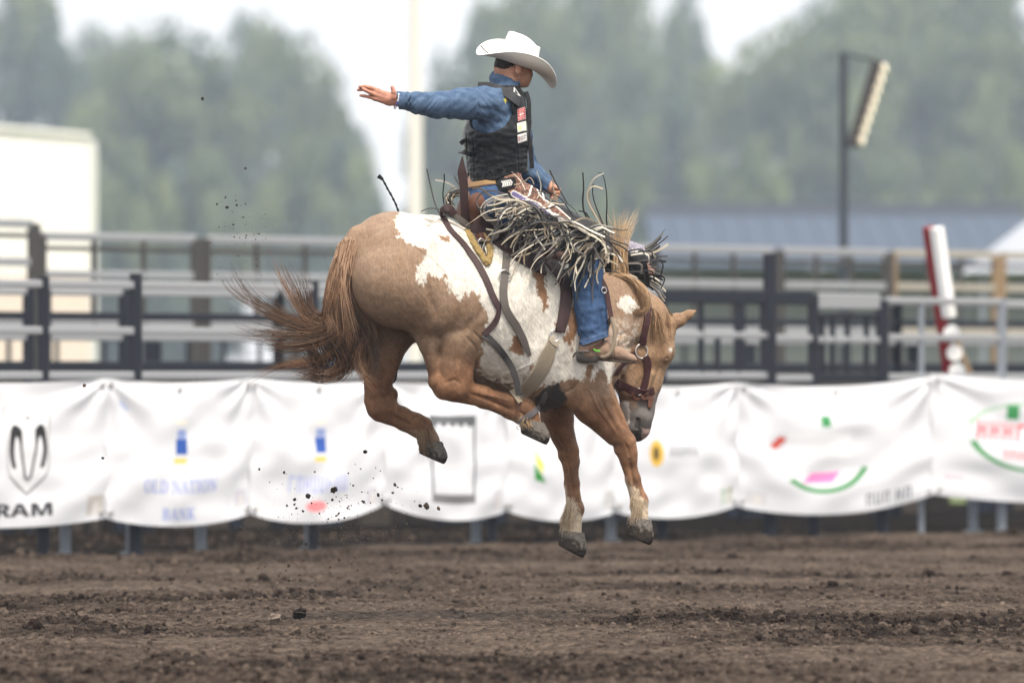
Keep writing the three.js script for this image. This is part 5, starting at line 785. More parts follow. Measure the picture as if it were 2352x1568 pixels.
{
  const F = JEANS;
  limb(F, 10, [[[1120, 458, 4, 54, 1.2], [1134, 418, 2, 54, 1.2]], [[1132, 468, 46, 50], [1240, 508, 52, 43], [1334, 551, 58, 36]], [[1333, 556, 58, 35], [1346, 625, 62, 36], [1356, 710, 62, 35.5], [1367, 800, 62, 35]]]);
  limb(F, 10, [[[1160, 466, -52, 50], [1270, 520, -110, 43], [1380, 572, -168, 36], [1450, 602, -250, 32]]], [1160, 466, -52], 70, 24);
  const k = Field.seg([1360, 740, 62, 28], [1370, 812, 62, 31]); k.k = 2; F.cuts.push(k);
  F.post = (x, y, z, d) => {
    if (d > 16 || d < -16) return d;
    let f = 1.1 * n3(x * 0.03, y * 0.045, z * 0.03) + 0.6 * n3(x * 0.1, y * 0.06, z * 0.08);
    if (y > 540 && x > 1280 && z > -40) f += 2.2 * Math.exp(-Math.pow((y - 618 + (x - 1340) * 0.55) / 9, 2)) - 1.8 * Math.exp(-Math.pow((y - 634 + (x - 1340) * 0.5) / 7, 2)) + 1.6 * sstep(720, 780, y) * Math.sin(y * 0.22 + x * 0.05 + 2 * n3(x * 0.03, y * 0.02, z * 0.03));
    { const t = clamp((y - 600) / 190, 0, 1), dx = x - lerp(1362, 1389, t) - 3 * Math.sin(t * 5); if (y > 585 && y < 790 && z > 40) f += 1.1 * Math.exp(-dx * dx / 4) - 0.8 * Math.exp(-(dx - 4) * (dx - 4) / 4); }
    d -= f; if (z > -40 && x > 1280) d = Math.max(d, y - (797 - (x - 1331) * 0.36)); return d;
  };
  part('jeans', F.mesh(2.4, { color: (u, v, z) => {
    let c = mixc(JE, JED, clamp(0.4 + 0.8 * fbm3(u * 0.03, v * 0.02, z * 0.03) + 0.2 * n3(u * 0.2, v * 0.06, z * 0.2), 0, 1));
    if (v > 560 && u > 1280 && z > 0) { const wear = sstep(26, 0, Math.abs(u - lerp(1338, 1362, (v - 560) / 240))); c = mixc(c, [0.13, 0.24, 0.45], 0.5 * wear * (0.6 + 0.4 * n3(u * 0.06, v * 0.03, 1))); const hem = v - (797 - (u - 1331) * 0.36); if (hem > -14 && hem < -11) c = mixc(c, [0.25, 0.33, 0.48], 0.6); if (hem > -4) c = mixc(c, [0.2, 0.29, 0.45], 0.5); }
    return c;
  } }), denim(), rider, 'blue jeans with a side seam');
  const beltMat = leather([0.30, 0.185, 0.085], 0.5);
  const belt = part('belt', strapOn(F, [[1078, 426], [1096, 424], [1118, 421], [1144, 418], [1168, 410], [1184, 400]], 6.4, 3.2, 30, 1.4), beltMat, rider);
  part('belt_edge', strapOn(F, [[1078, 432], [1096, 430.5], [1118, 427.5], [1144, 424.5]], 1.2, 4.6, 24, 0.6), leather([0.12, 0.06, 0.03], 0.5), belt);
}
{ // boots
  const boot = (z0, tr, name) => {
    const F = new Field(), Z = (o) => z0 + o;
    limb(F, 6, [[[1356, 770, Z(0), 27], [1354, 806, Z(0), 24]], [[1350, 806, Z(0), 22], [1392, 806, Z(0), 19], [1424, 814, Z(0), 14.5], [1450, 823, Z(0), 8], [1459, 826, Z(0), 4]]]);
    F.post = (x, y, z, d) => Math.max(d - 0.5 * n3(x * 0.07, y * 0.07, z * 0.07) - (x > 1400 && x < 1418 ? 0.8 * Math.sin(x * 0.9) : 0), y - (822 + (x - 1350) * 0.1));
    const S2 = new Field(); limb(S2, 2, [[[1362, 824, Z(0), 14, 1], [1400, 828, Z(0), 14], [1432, 832, Z(0), 11], [1456, 831, Z(0), 5]]]);
    S2.post = (x, y, z, d) => Math.max(d, (821 + (x - 1350) * 0.1) - y, y - (827 + (x - 1350) * 0.075));
    const hl = new Field(); limb(hl, 3, [[[1336, 812, Z(0), 21], [1362, 818, Z(0), 19]]]); hl.post = (x, y, z, d) => Math.max(d, y - (834 - (x - 1322) * 0.03), (804 + (x - 1322) * 0.1) - y, x - 1372, 1323 - x);
    const g = name === 'boot' ? part('boot', F.mesh(2.2), leather([0.27, 0.185, 0.135], 0.75), rider, 'tan leather boot in the stirrup') : null;
    part('sole', S2.mesh(2), leather([0.07, 0.052, 0.042], 0.7), g); part('heel', hl.mesh(2.2), leather([0.125, 0.112, 0.10], 0.85), g);
    part('spur_strap', strapOn(F, [[1352, 802], [1366, 798], [1384, 788], [1398, 778]], 3.4, 2.6, 18, 1.2), M_BROWNLEATHER, g);
    part('spur_tie', strapOn(F, [[1362, 802], [1369, 806], [1377, 806]], 2.2, 4, 10, 1.2), mat([0.14, 0.42, 0.06], 0.7), g, 'bright green tie');
    part('spur', tube([P3(1352, 808, z0 + 25), P3(1334, 808, z0 + 24), P3(1320, 812, z0 + 6), P3(1316, 819, z0)], 2 * S, 16, 8), mat([0.10, 0.09, 0.085], 0.5, { metalness: 0.6 }), g);
    return g;
  };
  boot(62, 0, 'boot');
}
// chaps: leather leg covers with purple and white trim, then their fringe
const chaps = new THREE.Group(); chaps.name = 'chaps'; rider.add(chaps); chaps.userData.label = 'black leather chaps with long cream and black fringe';
const CH = new Field();
{
  const F = CH, tool = poly('1158,408 1176,400 1204,398 1222,412 1232,430 1240,450 1252,462 1280,478 1310,505 1300,520 1262,492 1236,470 1214,462 1196,470 1180,455 1165,440');
  limb(F, 10, [[[1168, 440, 52, 40], [1200, 478, 56, 52], [1270, 518, 60, 49], [1338, 552, 62, 45], [1362, 566, 62, 45]], [[1180, 415, 52, 20], [1165, 425, 52, 24]]]);
  F.post = (x, y, z, d) => { if (d > 16 || d < -16) return d; const f = 1.2 * n3(x * 0.03, y * 0.05, z * 0.03); return Math.max(d - f, -(d - f + 4.5), x - (1392 - (y - 520) * 0.5), 12 - z - (y < 470 ? 0 : 20), y - (592 + (x - 1300) * 0.1)); };
  const seg2 = (pts) => (u, v) => { let m = 1e9; for (let i = 0; i + 1 < pts.length; i++) { const [ax, ay] = pts[i], ex = pts[i + 1][0] - ax, ey = pts[i + 1][1] - ay, t = clamp(((u - ax) * ex + (v - ay) * ey) / (ex * ex + ey * ey), 0, 1); m = Math.min(m, Math.hypot(u - ax - ex * t, v - ay - ey * t)); } return m; };
  const purple = seg2(poly('1180,448 1204,462 1232,478 1262,496 1292,514')), pipe = seg2(poly('1222,428 1215,452 1208,456')), pipe2 = seg2(poly('1246,446 1250,462 1266,470 1258,484 1268,492 1282,498'));
  part('leg_cover', F.mesh(2.4, { color: (u, v, z) => {
    let c = [0.016, 0.016, 0.018]; const t = polySD(tool, u, v);
    if (t < 0) { const s = n3(u * 0.16, v * 0.16, z * 0.16); c = mixc([0.15, 0.058, 0.032], s > 0.5 ? [0.40, 0.29, 0.23] : [0.05, 0.018, 0.011], s > 0.5 ? 0.6 : sstep(0, -0.4, s)); }
    const p = purple(u, v); if (p < 7.5) c = p < 5 ? [0.115, 0.095, 0.22] : [0.6, 0.57, 0.52];
    if (pipe(u, v) < 1.6 || pipe2(u, v) < 1.6) c = [0.66, 0.64, 0.6]; if (t > -2.4 && t < 0.4 && u > 1200) c = [0.6, 0.56, 0.5];
    return c;
  } }), new THREE.MeshPhysicalMaterial({ vertexColors: true, roughness: 0.42, specularIntensity: 0.5, bumpMap: scaled(leatherBump, 6), bumpScale: 0.0012 }), chaps);
  // hip tab with white arrow
  const tab = new THREE.Shape(); tab.moveTo(-17, -8); tab.quadraticCurveTo(-20, 6, -10, 11); tab.lineTo(14, 12); tab.quadraticCurveTo(22, 0, 14, -11); tab.lineTo(-6, -13); tab.closePath();
  const flat = (sh, depth, u, v, z, rx, ry, rz) => { const g = new THREE.ExtrudeGeometry(sh, { depth, bevelEnabled: true, bevelThickness: 0.6, bevelSize: 0.6, bevelSegments: 2, curveSegments: 10 }); g.scale(S, S, S); g.rotateZ(rz); g.rotateX(rx); g.rotateY(ry); const p = P3(u, v, z); g.translate(p.x, p.y, p.z); return g; };
  const zt = (F.front(1172, 430) ?? 95) + 5, tabM = part('hip_tab', flat(tab, 2, 1168, 424, zt, 0, 0.3, 0.18), leather([0.018, 0.018, 0.02], 0.5), chaps);
  const arrow = []; for (let i = 0; i < 5; i++) for (const s of [-1, 1]) { const a = new THREE.Shape(); a.moveTo(-11 + i * 5, 0); a.lineTo(-14.5 + i * 5, s * 6.5); a.lineTo(-12.2 + i * 5, s * 6.5); a.lineTo(-8 + i * 5, 0); a.closePath(); arrow.push(flat(a, 0.6, 1166, 424, zt + 3, 0, 0.3, 0.18)); }
  part('arrow', mergeGeometries(arrow), mat([0.78, 0.77, 0.74], 0.7), tabM, 'white arrow lacing');
  const G = new Field(); limb(G, 10, [[[1185, 478, -62, 54], [1290, 530, -118, 50], [1385, 574, -168, 46], [1445, 597, -230, 46], [1490, 606, -285, 46], [1515, 610, -320, 46]]]);
  const k = Field.seg([1430, 594, -220, 38], [1540, 614, -350, 42]); k.k = 2; G.cuts.push(k);
  G.post = (x, y, z, d) => { if (d > 16 || d < -16) return d; return Math.max(d - 1.4 * n3(x * 0.04, y * 0.04, z * 0.04), x - 1492 - (y - 600) * 0.15, 1290 - x); };
  part('leg_cover', G.mesh(2.8, { color: (u, v, z) => { const e = Math.abs(v - (566 + (u - 1400) * 0.12)), w = n3(u * 0.12, v * 0.12, z * 0.12); return v < 570 && u > 1410 ? mixc([0.17, 0.15, 0.2], [0.4, 0.37, 0.36], w > 0.3 ? 0.7 : 0) : e < 3 ? [0.5, 0.48, 0.45] : [0.014, 0.014, 0.016]; } }), new THREE.MeshPhysicalMaterial({ vertexColors: true, roughness: 0.45, specularIntensity: 0.5 }), chaps);
}
{ // fringe: every strip a ribbon of its own
  const R = rngOf(2024), CREAMS = [[0.50, 0.45, 0.36], [0.38, 0.325, 0.245], [0.60, 0.565, 0.48], [0.26, 0.21, 0.155], [0.17, 0.155, 0.14], [0.30, 0.285, 0.25]].map((c) => leather(c, 0.75)), BLACKS = [[0.012, 0.012, 0.013], [0.03, 0.028, 0.03], [0.075, 0.07, 0.07]].map((c) => leather(c, 0.5));
  const zc = (u, v) => Math.max(CH.front(u, v, 200) ?? -999, JEANS.front(u, v, 200) ?? -999, H.front(u, v, 300) ?? -999);
  let count = 0;
  function strip(pts, w = 1.7, black = R() < 0.5, seg = 12) {
    const c = curveOf(pts, seg), ps = c.map((p) => P3(p.x, p.y, p.z)), a0 = R() * 0.9 - 0.45, a1 = a0 + (R() - 0.5) * 3;
    const sides = ps.map((p, i) => { const t = ps[Math.min(seg, i + 1)].clone().sub(ps[Math.max(0, i - 1)]).normalize(), s = V().crossVectors(V(0.1, 0.2, 1), t).normalize(); return s.applyAxisAngle(t, lerp(a0, a1, i / seg)); });
    const set = black ? BLACKS : CREAMS; part('fringe_strip', strapGeo(ps, sides, w * (0.85 + 0.5 * R()) * S, 0.34 * S), set[Math.floor(R() * set.length)], chaps); count++;
  }
  const along = (pl, t) => { const k = t * (pl.length - 1), i = Math.min(pl.length - 2, Math.floor(k)), f = k - i; return [lerp(pl[i][0], pl[i + 1][0], f), lerp(pl[i][1], pl[i + 1][1], f)]; };
  // throw: strips rooted on a line, leaving in a direction and bending under their own swing
  function row(pl, n, ang, angV, len, lenV, bend, lift) {
    for (let i = 0; i < n; i++) {
      const [u, v] = along(pl, (i + R()) / n); let a = (ang + (R() - 0.5) * angV) * Math.PI / 180, L = len + (R() - 0.5) * lenV, b = (bend + (R() - 0.5) * Math.abs(bend) * 1.6 + (R() - 0.5) * 40) * Math.PI / 180, pts = [], x = u, y = v, base = zc(u, v); if (base < -500) base = 70;
      const l0 = lift * (0.3 + R()), ph = R() * 6.3, wig = 0.5 + R();
      for (let k = 0; k <= 6; k++) { const t = k / 6, z = zc(x, y); const zz = Math.max(base + l0 * Math.sin(t * 2.2) + 2, z > -500 ? z + 2.5 + l0 * t * 0.8 : -999); pts.push([x, y, zz]); a += b / 6 + 0.34 * Math.sin(ph + k * 1.25) * wig; x += Math.cos(a) * L / 6; y += Math.sin(a) * L / 6; base = lerp(base, zz, 0.3); }
      strip(pts);
    }
  }
  const low = poly('1170,468 1206,482 1250,505 1300,532 1345,556'), mid = poly('1188,460 1236,486 1292,515 1350,535 1385,542'), rear = poly('1150,455 1176,462 1196,470');
  row(low, 14, 120, 110, 76, 50, -50, 12);     // hanging, swept back
  for (const [dv, n, l] of [[2, 30, 128], [16, 30, 124], [30, 24, 112], [42, 12, 84]]) row(mid.map(([a, b]) => [a + 14, b + dv]), n, 163, 50, l, 80, -34, 16 - dv * 0.15);   // streaming back along the thigh
  row(mid, 40, 14, 64, 92, 60, 40, 14);        // streaming forward
  row(rear, 18, 165, 90, 62, 30, -95, 14);     // looped behind the hip
  row(poly('1384,520 1372,550 1360,585'), 18, 160, 110, 58, 40, -40, 8);   // knee edge
  row(poly('1395,530 1398,556 1380,590 1356,594'), 14, 70, 150, 44, 30, 50, 6);
  // far leg: collar of strips round the open end, and along its underside
  for (let i = 0; i < 30; i++) { const t = i / 30 * Math.PI * 2 + R() * 0.2, u = 1490 + 8 * Math.cos(t), v = 604 - 43 * Math.sin(t), z = -285 + 36 * Math.cos(t), a = t + (R() - 0.5) * 0.7, L = 34 + 26 * R(); strip([[u - 14, v + 2, z + 4], [u, v, z + 4], [u + L * 0.45 + 4, v - Math.sin(a) * L * 0.4, z + 4 + R() * 4], [u + L * 0.72 + 4, v - Math.sin(a) * L * 0.75 + 4 * R(), z + 6 * R()]], 1.8, R() < 0.6, 8); }
  for (let i = 0; i < 24; i++) { const t = R(), u = lerp(1378, 1478, t), v = lerp(560, 640, R()), a = (R() * 200 - 30) * Math.PI / 180, L = 36 + 40 * R(), z = -110 - (u - 1380) * 1.2 + R() * 10; strip([[u, v, z], [u + Math.cos(a) * L * 0.4, v + Math.sin(a) * L * 0.25, z + 12], [u + Math.cos(a) * L * 0.8 + 8, v + Math.sin(a) * L * 0.5 + 4, z + 14], [u + Math.cos(a + 0.5) * L, v + Math.sin(a + 0.5) * L * 0.7 + 8, z + 8]], 1.8); }
  for (const p of ['1440,620 1470,640 1492,652 1504,664', '1430,630 1460,640 1480,650 1500,662', '1452,612 1480,632 1500,640']) strip(poly(p).map(([u, v]) => [u, v, -150]), 1.8, true);
  // rear strips behind the saddle and the high flying ones
  for (const [p, z, bl, w] of [['1014,500 1000,470 990,430 981,390', 60, 1, 2], ['1024,488 1018,450 1021,418 1021,402', 56, 1, 1.2], ['1050,436 1034,424 1014,417 1000,415', 30, 0, 2.2], ['1060,432 1050,418 1042,402', 30, 0, 1.6], ['1010,482 990,480 975,484 968,488', 50, 1, 1.3],
    ['1302,470 1286,440 1272,415 1262,394', 70, 1, 1.7], ['1330,520 1310,492 1290,462 1262,446 1236,440', 90, 1, 1.3], ['1392,545 1374,525 1348,505 1338,470 1340,440 1338,398', 40, 1, 1.5], ['1398,540 1392,500 1394,460 1390,430 1384,402 1372,398', 30, 1, 1.4], ['1398,545 1376,505 1356,470 1352,440 1362,414 1386,400', 40, 0, 1.6], ['1394,538 1380,505 1366,470 1360,440 1362,424', 44, 1, 1.6], ['1388,536 1370,500 1352,468 1348,446 1360,430 1384,436', 46, 0, 1.5], ['1400,548 1380,512 1362,490 1350,460', 36, 0, 1.8], ['1378,530 1356,508 1344,490 1328,486', 46, 1, 1.3],
    ['1226,470 1238,450 1242,430 1232,396', 96, 0, 1.3], ['1280,470 1274,450 1270,430 1268,410', 80, 0, 1.8], ['1206,440 1196,420 1182,405 1175,398', 104, 0, 1.3], ['1180,428 1200,424 1216,412 1222,418 1226,428', 112, 0, 1.1], ['1212,458 1228,446 1248,444 1262,452', 104, 0, 1.1], ['1262,500 1258,480 1266,462 1282,452', 92, 0, 1.2],
    ['1168,452 1140,444 1112,444 1096,462 1100,480 1126,486', 112, 1, 1.4], ['1170,458 1140,462 1118,472 1112,492 1122,500', 118, 0, 2.2], ['1172,460 1150,470 1132,486 1148,490 1170,478', 122, 0, 2.2], ['1166,450 1136,456 1112,470 1104,490 1118,510', 116, 0, 2]]) strip(curveOf(poly(p).map(([u, v], i) => [u, v, z + i * 2]), 6).map((a) => [a.x, a.y, a.z]), w, !!bl, 18);
  for (let i = 0; i < 18; i++) { const r = 14 + 16 * R(), cu = 1046 + 14 * (R() - 0.5), cv = 462 + 12 * (R() - 0.5), a0 = 2.2 + R() * 0.8, pts = []; for (let k = 0; k <= 6; k++) { const a = a0 + k * 0.42; pts.push([cu + r * 1.15 * Math.cos(a) + 8, cv + r * 0.95 * Math.sin(a), 20 + 40 * R()]); } strip(pts, 1.2, R() < 0.5, 12); }
}
// bracelet of pale beads, collar patch and sponsor patches
{
  const gs = rngOf(91), g = new THREE.SphereGeometry(2.4 * S, 10, 8), m = mat([0.72, 0.70, 0.68], 0.25), m2 = mat([0.12, 0.14, 0.34], 0.3), br = new THREE.Group(); br.name = 'bracelet'; rider.add(br);
  for (let i = 0; i < 26; i++) { const a = i / 26 * Math.PI * 2, u = 915 + 3 * Math.cos(a) - 4 * Math.sin(a), v = 241 + 17 * Math.sin(a), z = 203 + 15.5 * Math.cos(a); part('bead', g, i % 5 === 1 || (i > 0 && i < 4) ? m2 : m, br).position.copy(P3(u, v, z)); }
  function patchGeo(F, c, ax, ay, off, n = 8) {   // a flexible patch pressed on a surface: centre, half axes in design units
    const p = [], uv = [], ix = [];
    for (let j = 0; j <= n; j++) for (let i = 0; i <= n; i++) { const a = i / n * 2 - 1, b = j / n * 2 - 1, u = c[0] + ax[0] * a + ay[0] * b, v = c[1] + ax[1] * a + ay[1] * b, z = (F.front(u, v) ?? 0) + off; const w = P3(u, v, z); p.push(w.x, w.y, w.z); uv.push(i / n, 1 - j / n); }
    for (let j = 0; j < n; j++) for (let i = 0; i < n; i++) { const a = j * (n + 1) + i; ix.push(a, a + n + 1, a + 1, a + 1, a + n + 1, a + n + 2); }
    const N = p.length / 3; for (let k = 0; k < N; k++) { p.push(p[k * 3], p[k * 3 + 1], p[k * 3 + 2] - 1.2 * S); uv.push(0.02, 0.98); }
    const edge = []; for (let i = 0; i < n; i++) edge.push([i, i + 1], [(i + 1) + n * (n + 1), i + n * (n + 1)], [(i + 1) * (n + 1), i * (n + 1)], [i * (n + 1) + n, (i + 1) * (n + 1) + n]);
    for (const [a, b] of edge) ix.push(a, b, a + N, b, b + N, a + N);
    const g2 = new THREE.BufferGeometry(); g2.setAttribute('position', new THREE.Float32BufferAttribute(p, 3)); g2.setAttribute('uv', new THREE.Float32BufferAttribute(uv, 2)); g2.setIndex(ix); g2.computeVertexNormals(); return g2;
  }
  const txt = (x, s, px, py, size, col, font = 'bold', w) => { x.fillStyle = col; x.font = `${font} ${size}px sans-serif`; x.textAlign = 'center'; x.textBaseline = 'middle'; x.fillText(s, px, py, w); };
  const star = (x, cx, cy, r, col) => { x.fillStyle = col; x.beginPath(); for (let i = 0; i < 10; i++) { const a = i * Math.PI / 5 - Math.PI / 2 + 0.2, k = i % 2 ? r * 0.4 : r; x.lineTo(cx + k * Math.cos(a), cy + k * Math.sin(a)); } x.fill(); };
  const P = (name, c, ax, ay, draw, label) => part(name, patchGeo(VEST, c, ax, ay, 1.3), new THREE.MeshStandardMaterial({ map: canvasMap(256, 256, draw), roughness: 0.7 }), rider, label);
  P('patch', [1198, 265], [9, -3.4], [0.8, 13.6], (x, w, h) => { x.fillStyle = '#cfaaa6'; x.fillRect(0, 0, w, h); x.fillStyle = '#b0202c'; x.fillRect(12, 12, w - 24, h - 24); x.fillStyle = '#efdcd6'; x.fillRect(12, 78, w - 24, 8); x.fillRect(12, 176, w - 24, 8); strokes(x, 128, 46, 180, 34, '#efdcd6', 7, 21); txt(x, '•KH•', 128, 131, 84, '#fff6f0', 'bold', 215); strokes(x, 128, 214, 180, 32, '#efdcd6', 9, 22); }, 'red patch with KH');
  P('patch', [1198.5, 294.5], [10.6, -3.3], [0.8, 11], (x, w, h) => { x.fillStyle = '#aeb8a4'; x.fillRect(0, 0, w, h); x.fillStyle = '#d6d8ce'; x.fillRect(12, 12, w - 24, h - 24); star(x, 70, 150, 66, '#c9bd55'); strokes(x, 150, 70, 160, 36, '#c6bd77', 7, 23); x.fillStyle = '#c9bd55'; x.fillRect(50, 100, 170, 6); }, 'white patch with a yellow star');
  P('patch', [1199.5, 319.5], [10.4, -3.6], [0.6, 9.4], (x, w, h) => { x.fillStyle = '#d8d5d3'; x.fillRect(0, 0, w, h); txt(x, 'GLADDEN', 160, 92, 52, '#3a3640', '600', 170); txt(x, 'TRAVEL', 160, 158, 52, '#3a3640', '600', 150); txt(x, 'G', 40, 88, 84, '#b3202e'); txt(x, 'S', 44, 166, 84, '#b3202e'); }, 'white patch reading GLADDEN TRAVEL');
  { // white triangle badge on the collar
    const g3 = patchGeo(VEST, [1186, 216], [9, 7], [-2, 10], 3, 6); g3.setAttribute('uv', g3.attributes.uv);
    const sh = new THREE.Shape(); sh.moveTo(-6, 11); sh.lineTo(-8, -4); sh.lineTo(11, -11); sh.closePath(); const t3 = new THREE.ExtrudeGeometry(sh, { depth: 0.8, bevelEnabled: false }); t3.scale(S, S, S); t3.rotateY(0.35); const p = P3(1186, 214, (VEST.front(1188, 216) ?? 60) + 7); t3.translate(p.x, p.y, p.z); const b = part('badge', t3, mat([0.74, 0.74, 0.74], 0.6), rider, 'white triangular badge');
    const sh2 = new THREE.Shape(); sh2.moveTo(-3, 5); sh2.lineTo(-3.4, -2.6); sh2.lineTo(5.4, -7); sh2.closePath(); const t4 = new THREE.ExtrudeGeometry(sh2, { depth: 0.5, bevelEnabled: false }); t4.scale(S, S, S); t4.rotateY(0.35); t4.translate(p.x, p.y, p.z + 0.9 * S); part('emblem', t4, mat([0.03, 0.03, 0.035], 0.6), b);
  }
  // buckled side tabs and the stiff collar of the vest
  const blk = leather([0.014, 0.014, 0.016], 0.45);
  part('vest_tab', strapOn(VEST, [[1058, 352, 46], [1066, 353], [1080, 356]], 6, 3, 14, 2), blk, rider); part('vest_tab', strapOn(VEST, [[1059, 331, 28], [1063, 327, 32], [1068, 323]], 5, 3, 10, 2), blk, rider);
  part('vest_collar', strapOn(VEST, [[1208, 212, 20], [1214, 232, 22], [1215, 262, 26], [1216, 300, 28], [1219, 345, 28], [1222, 388, 26]], 5, 3, 30, 2), blk, rider);
  part('vest_yoke', strapOn(VEST, [[1098, 200, 70], [1128, 203, 72], [1162, 216, 68], [1194, 240, 58]], 11, 6, 26, 2.2, (t) => 0.75 + 0.35 * t), leather([0.03, 0.03, 0.034], 0.5), rider);
}
// hat
const hat = new THREE.Group(); hat.name = 'hat'; rider.add(hat); hat.userData.label = 'white straw cowboy hat with slightly creamier underside';
{
  const A = 48, Bc = 42, HT = 63, straw = mat([0.80, 0.79, 0.77], 0.7, { bumpMap: scaled(bumpCloth, 12), bumpScale: 0.0008 }), under = mat([0.77, 0.73, 0.65], 0.85, { bumpMap: scaled(bumpCloth, 12), bumpScale: 0.001 });  // underside straw a little darker and creamier than the top
  const brim = (t, s, off) => {
    const c = Math.cos(t), n = Math.sin(t), a0 = A * c, b0 = Bc * n, a1 = (c > 0 ? 104 : 100) * c, b1 = 84 * n, side = Math.pow(Math.abs(n), 1.6), e = Math.pow(s, 1.7);
    const roll = side * e, x = lerp(a0, a1, s), z = lerp(b0, b1, s) * (1 - 0.16 * roll), y = roll * (n > 0 ? 31 : 44) - Math.pow(Math.abs(c), 2.5) * Math.pow(s, 1.5) * (c > 0 ? 26 : 8);
    return [x, y + off, z];
  };
  const sheet = (f, nu, nv, flip) => { const p = [], uv = [], ix = []; for (let j = 0; j <= nv; j++) for (let i = 0; i <= nu; i++) { const a = f(i / nu, j / nv); p.push(a[0] * S, a[1] * S, a[2] * S); uv.push(a[0] * S, a[2] * S + a[1] * S); } for (let j = 0; j < nv; j++) for (let i = 0; i < nu; i++) { const a = j * (nu + 1) + i, b = a + nu + 1; flip ? ix.push(a, a + 1, b, a + 1, b + 1, b) : ix.push(a, b, a + 1, a + 1, b, b + 1); } let g = new THREE.BufferGeometry(); g.setAttribute('position', new THREE.Float32BufferAttribute(p, 3)); g.setAttribute('uv', new THREE.Float32BufferAttribute(uv, 2)); g.setIndex(ix); g.computeVertexNormals(); return g; };
  const place = (g) => { g.rotateX(0.20); g.rotateZ(-0.27); g.rotateY(0.47); const p = P3(1187, 147, -9); g.translate(p.x, p.y, p.z); return g; };
  const top = sheet((i, j) => brim(i * 2 * Math.PI, j, 0.8), 96, 20, true), bot = sheet((i, j) => brim(i * 2 * Math.PI, j, -1.2), 96, 20, false), rim = sheet((i, j) => { const a = brim(i * 2 * Math.PI, 1, 0), w = j * 2 * Math.PI; return [a[0] * (1 + 0.014 * Math.cos(w)), a[1] + 1.5 * Math.sin(w), a[2] * (1 + 0.014 * Math.cos(w))]; }, 96, 8, false);
  part('brim', place(mergeGeometries([top, rim])), straw, hat); part('brim_underside', place(bot), under, hat, 'slightly creamier underside of the brim');
  const crown = (i, j) => {
    const t = i * 2 * Math.PI, c = Math.cos(t), n = Math.sin(t), k = Math.min(1, j / 0.68), cap = Math.max(0, (j - 0.68) / 0.32), front = 0.5 + 0.5 * c;
    const taper = 1 - 0.10 * k - (0.06 * k * front), rr = taper * (1 - Math.pow(cap, 2.2)), x = A * c * rr, z = Bc * n * rr * (1 - 0.12 * k * front * Math.abs(n));
    let y = k * (HT - 10 * front) + Math.sin(cap * Math.PI / 2) * 9;
    const rx = x / A, rz = z / Bc; y -= cap * 13 * Math.exp(-rz * rz * 9) * (0.6 + 0.4 * rx); y -= sstep(0.35, 1, j) * 9 * Math.exp(-Math.pow((Math.abs(rz) - 0.55) / 0.26, 2) - Math.pow((rx - 0.55) / 0.36, 2));
    return [x, y, z];
  };
  part('crown', place(sheet(crown, 72, 30, true)), straw, hat);
  const on = (t, s, o = 2) => { const a = brim(t, s, o); return V(a[0] * S, a[1] * S, a[2] * S); };
  const cord = mat([0.015, 0.015, 0.017], 0.5);
  part('cord', place(tube([on(-2.55, 0.98), on(-2.62, 0.7), on(-2.75, 0.45), on(-3.0, 0.22), on(-3.3, 0.1)], 1.3 * S, 24, 6)), cord, hat); part('cord', place(tube([on(-2.2, 0.45), on(-2.3, 0.3), on(-2.4, 0.18)], 1.3 * S, 10, 6)), cord, hat);
  const pin = new THREE.CylinderGeometry(5.4 * S, 5.4 * S, 2 * S, 20); pin.rotateZ(Math.PI / 2); pin.rotateY(-2.3); { const a = crown(0.36, 0.16); pin.translate(a[0] * 1.06 * S, a[1] * S, a[2] * 1.06 * S); } part('pin', place(pin), mat([0.012, 0.014, 0.06], 0.35), hat, 'navy button pin');
  const hole = new THREE.SphereGeometry(0.9 * S, 6, 5), hm = mat([0.25, 0.24, 0.23], 1), hs = [];
  for (let i = 0; i < 60; i++) { const a = 0.02 + i / 60 * 0.46, zig = Math.abs(((i / 7.5) % 2) - 1), p = crown(a, 0.1 + 0.26 * zig), g = hole.clone(); g.translate(p[0] * S, p[1] * S, p[2] * S); hs.push(g); }
  const hp = part('vent_holes', place(mergeGeometries(hs)), hm, hat); hp.userData.kind = 'stuff';
}
{ // knotted black thong flying behind the saddle
  const w = thing('knotted_thong', 'thin black knotted thong standing up behind the saddle', 'thong', HORSE_AT), pts = curveOf([[918, 492, 70], [908, 466, 74], [893, 438, 78], [880, 414, 80]], 20).map((p) => P3(p.x, p.y, p.z));
  part('cord', tube(pts, 2 * S, 24, 8), mat([0.02, 0.02, 0.022], 0.7), w);
  const R = rngOf(5), kg = new THREE.IcosahedronGeometry(3.2 * S, 1); for (let i = 0; i < 6; i++) part('knot', kg, mat([0.02, 0.02, 0.022], 0.8), w).position.copy(pts[2 + i * 3]).add(V((R() - 0.5) * 0.003, 0, 0));
  const hd = new THREE.CylinderGeometry(5.5 * S, 3 * S, 14 * S, 8); hd.rotateZ(0.9); const p = P3(876, 411, 80); hd.translate(p.x, p.y, p.z); part('tassel', hd, mat([0.02, 0.02, 0.022], 0.8), w);
}
for (const g of [horse, saddle, flank, halter, rider]) rebase(g);
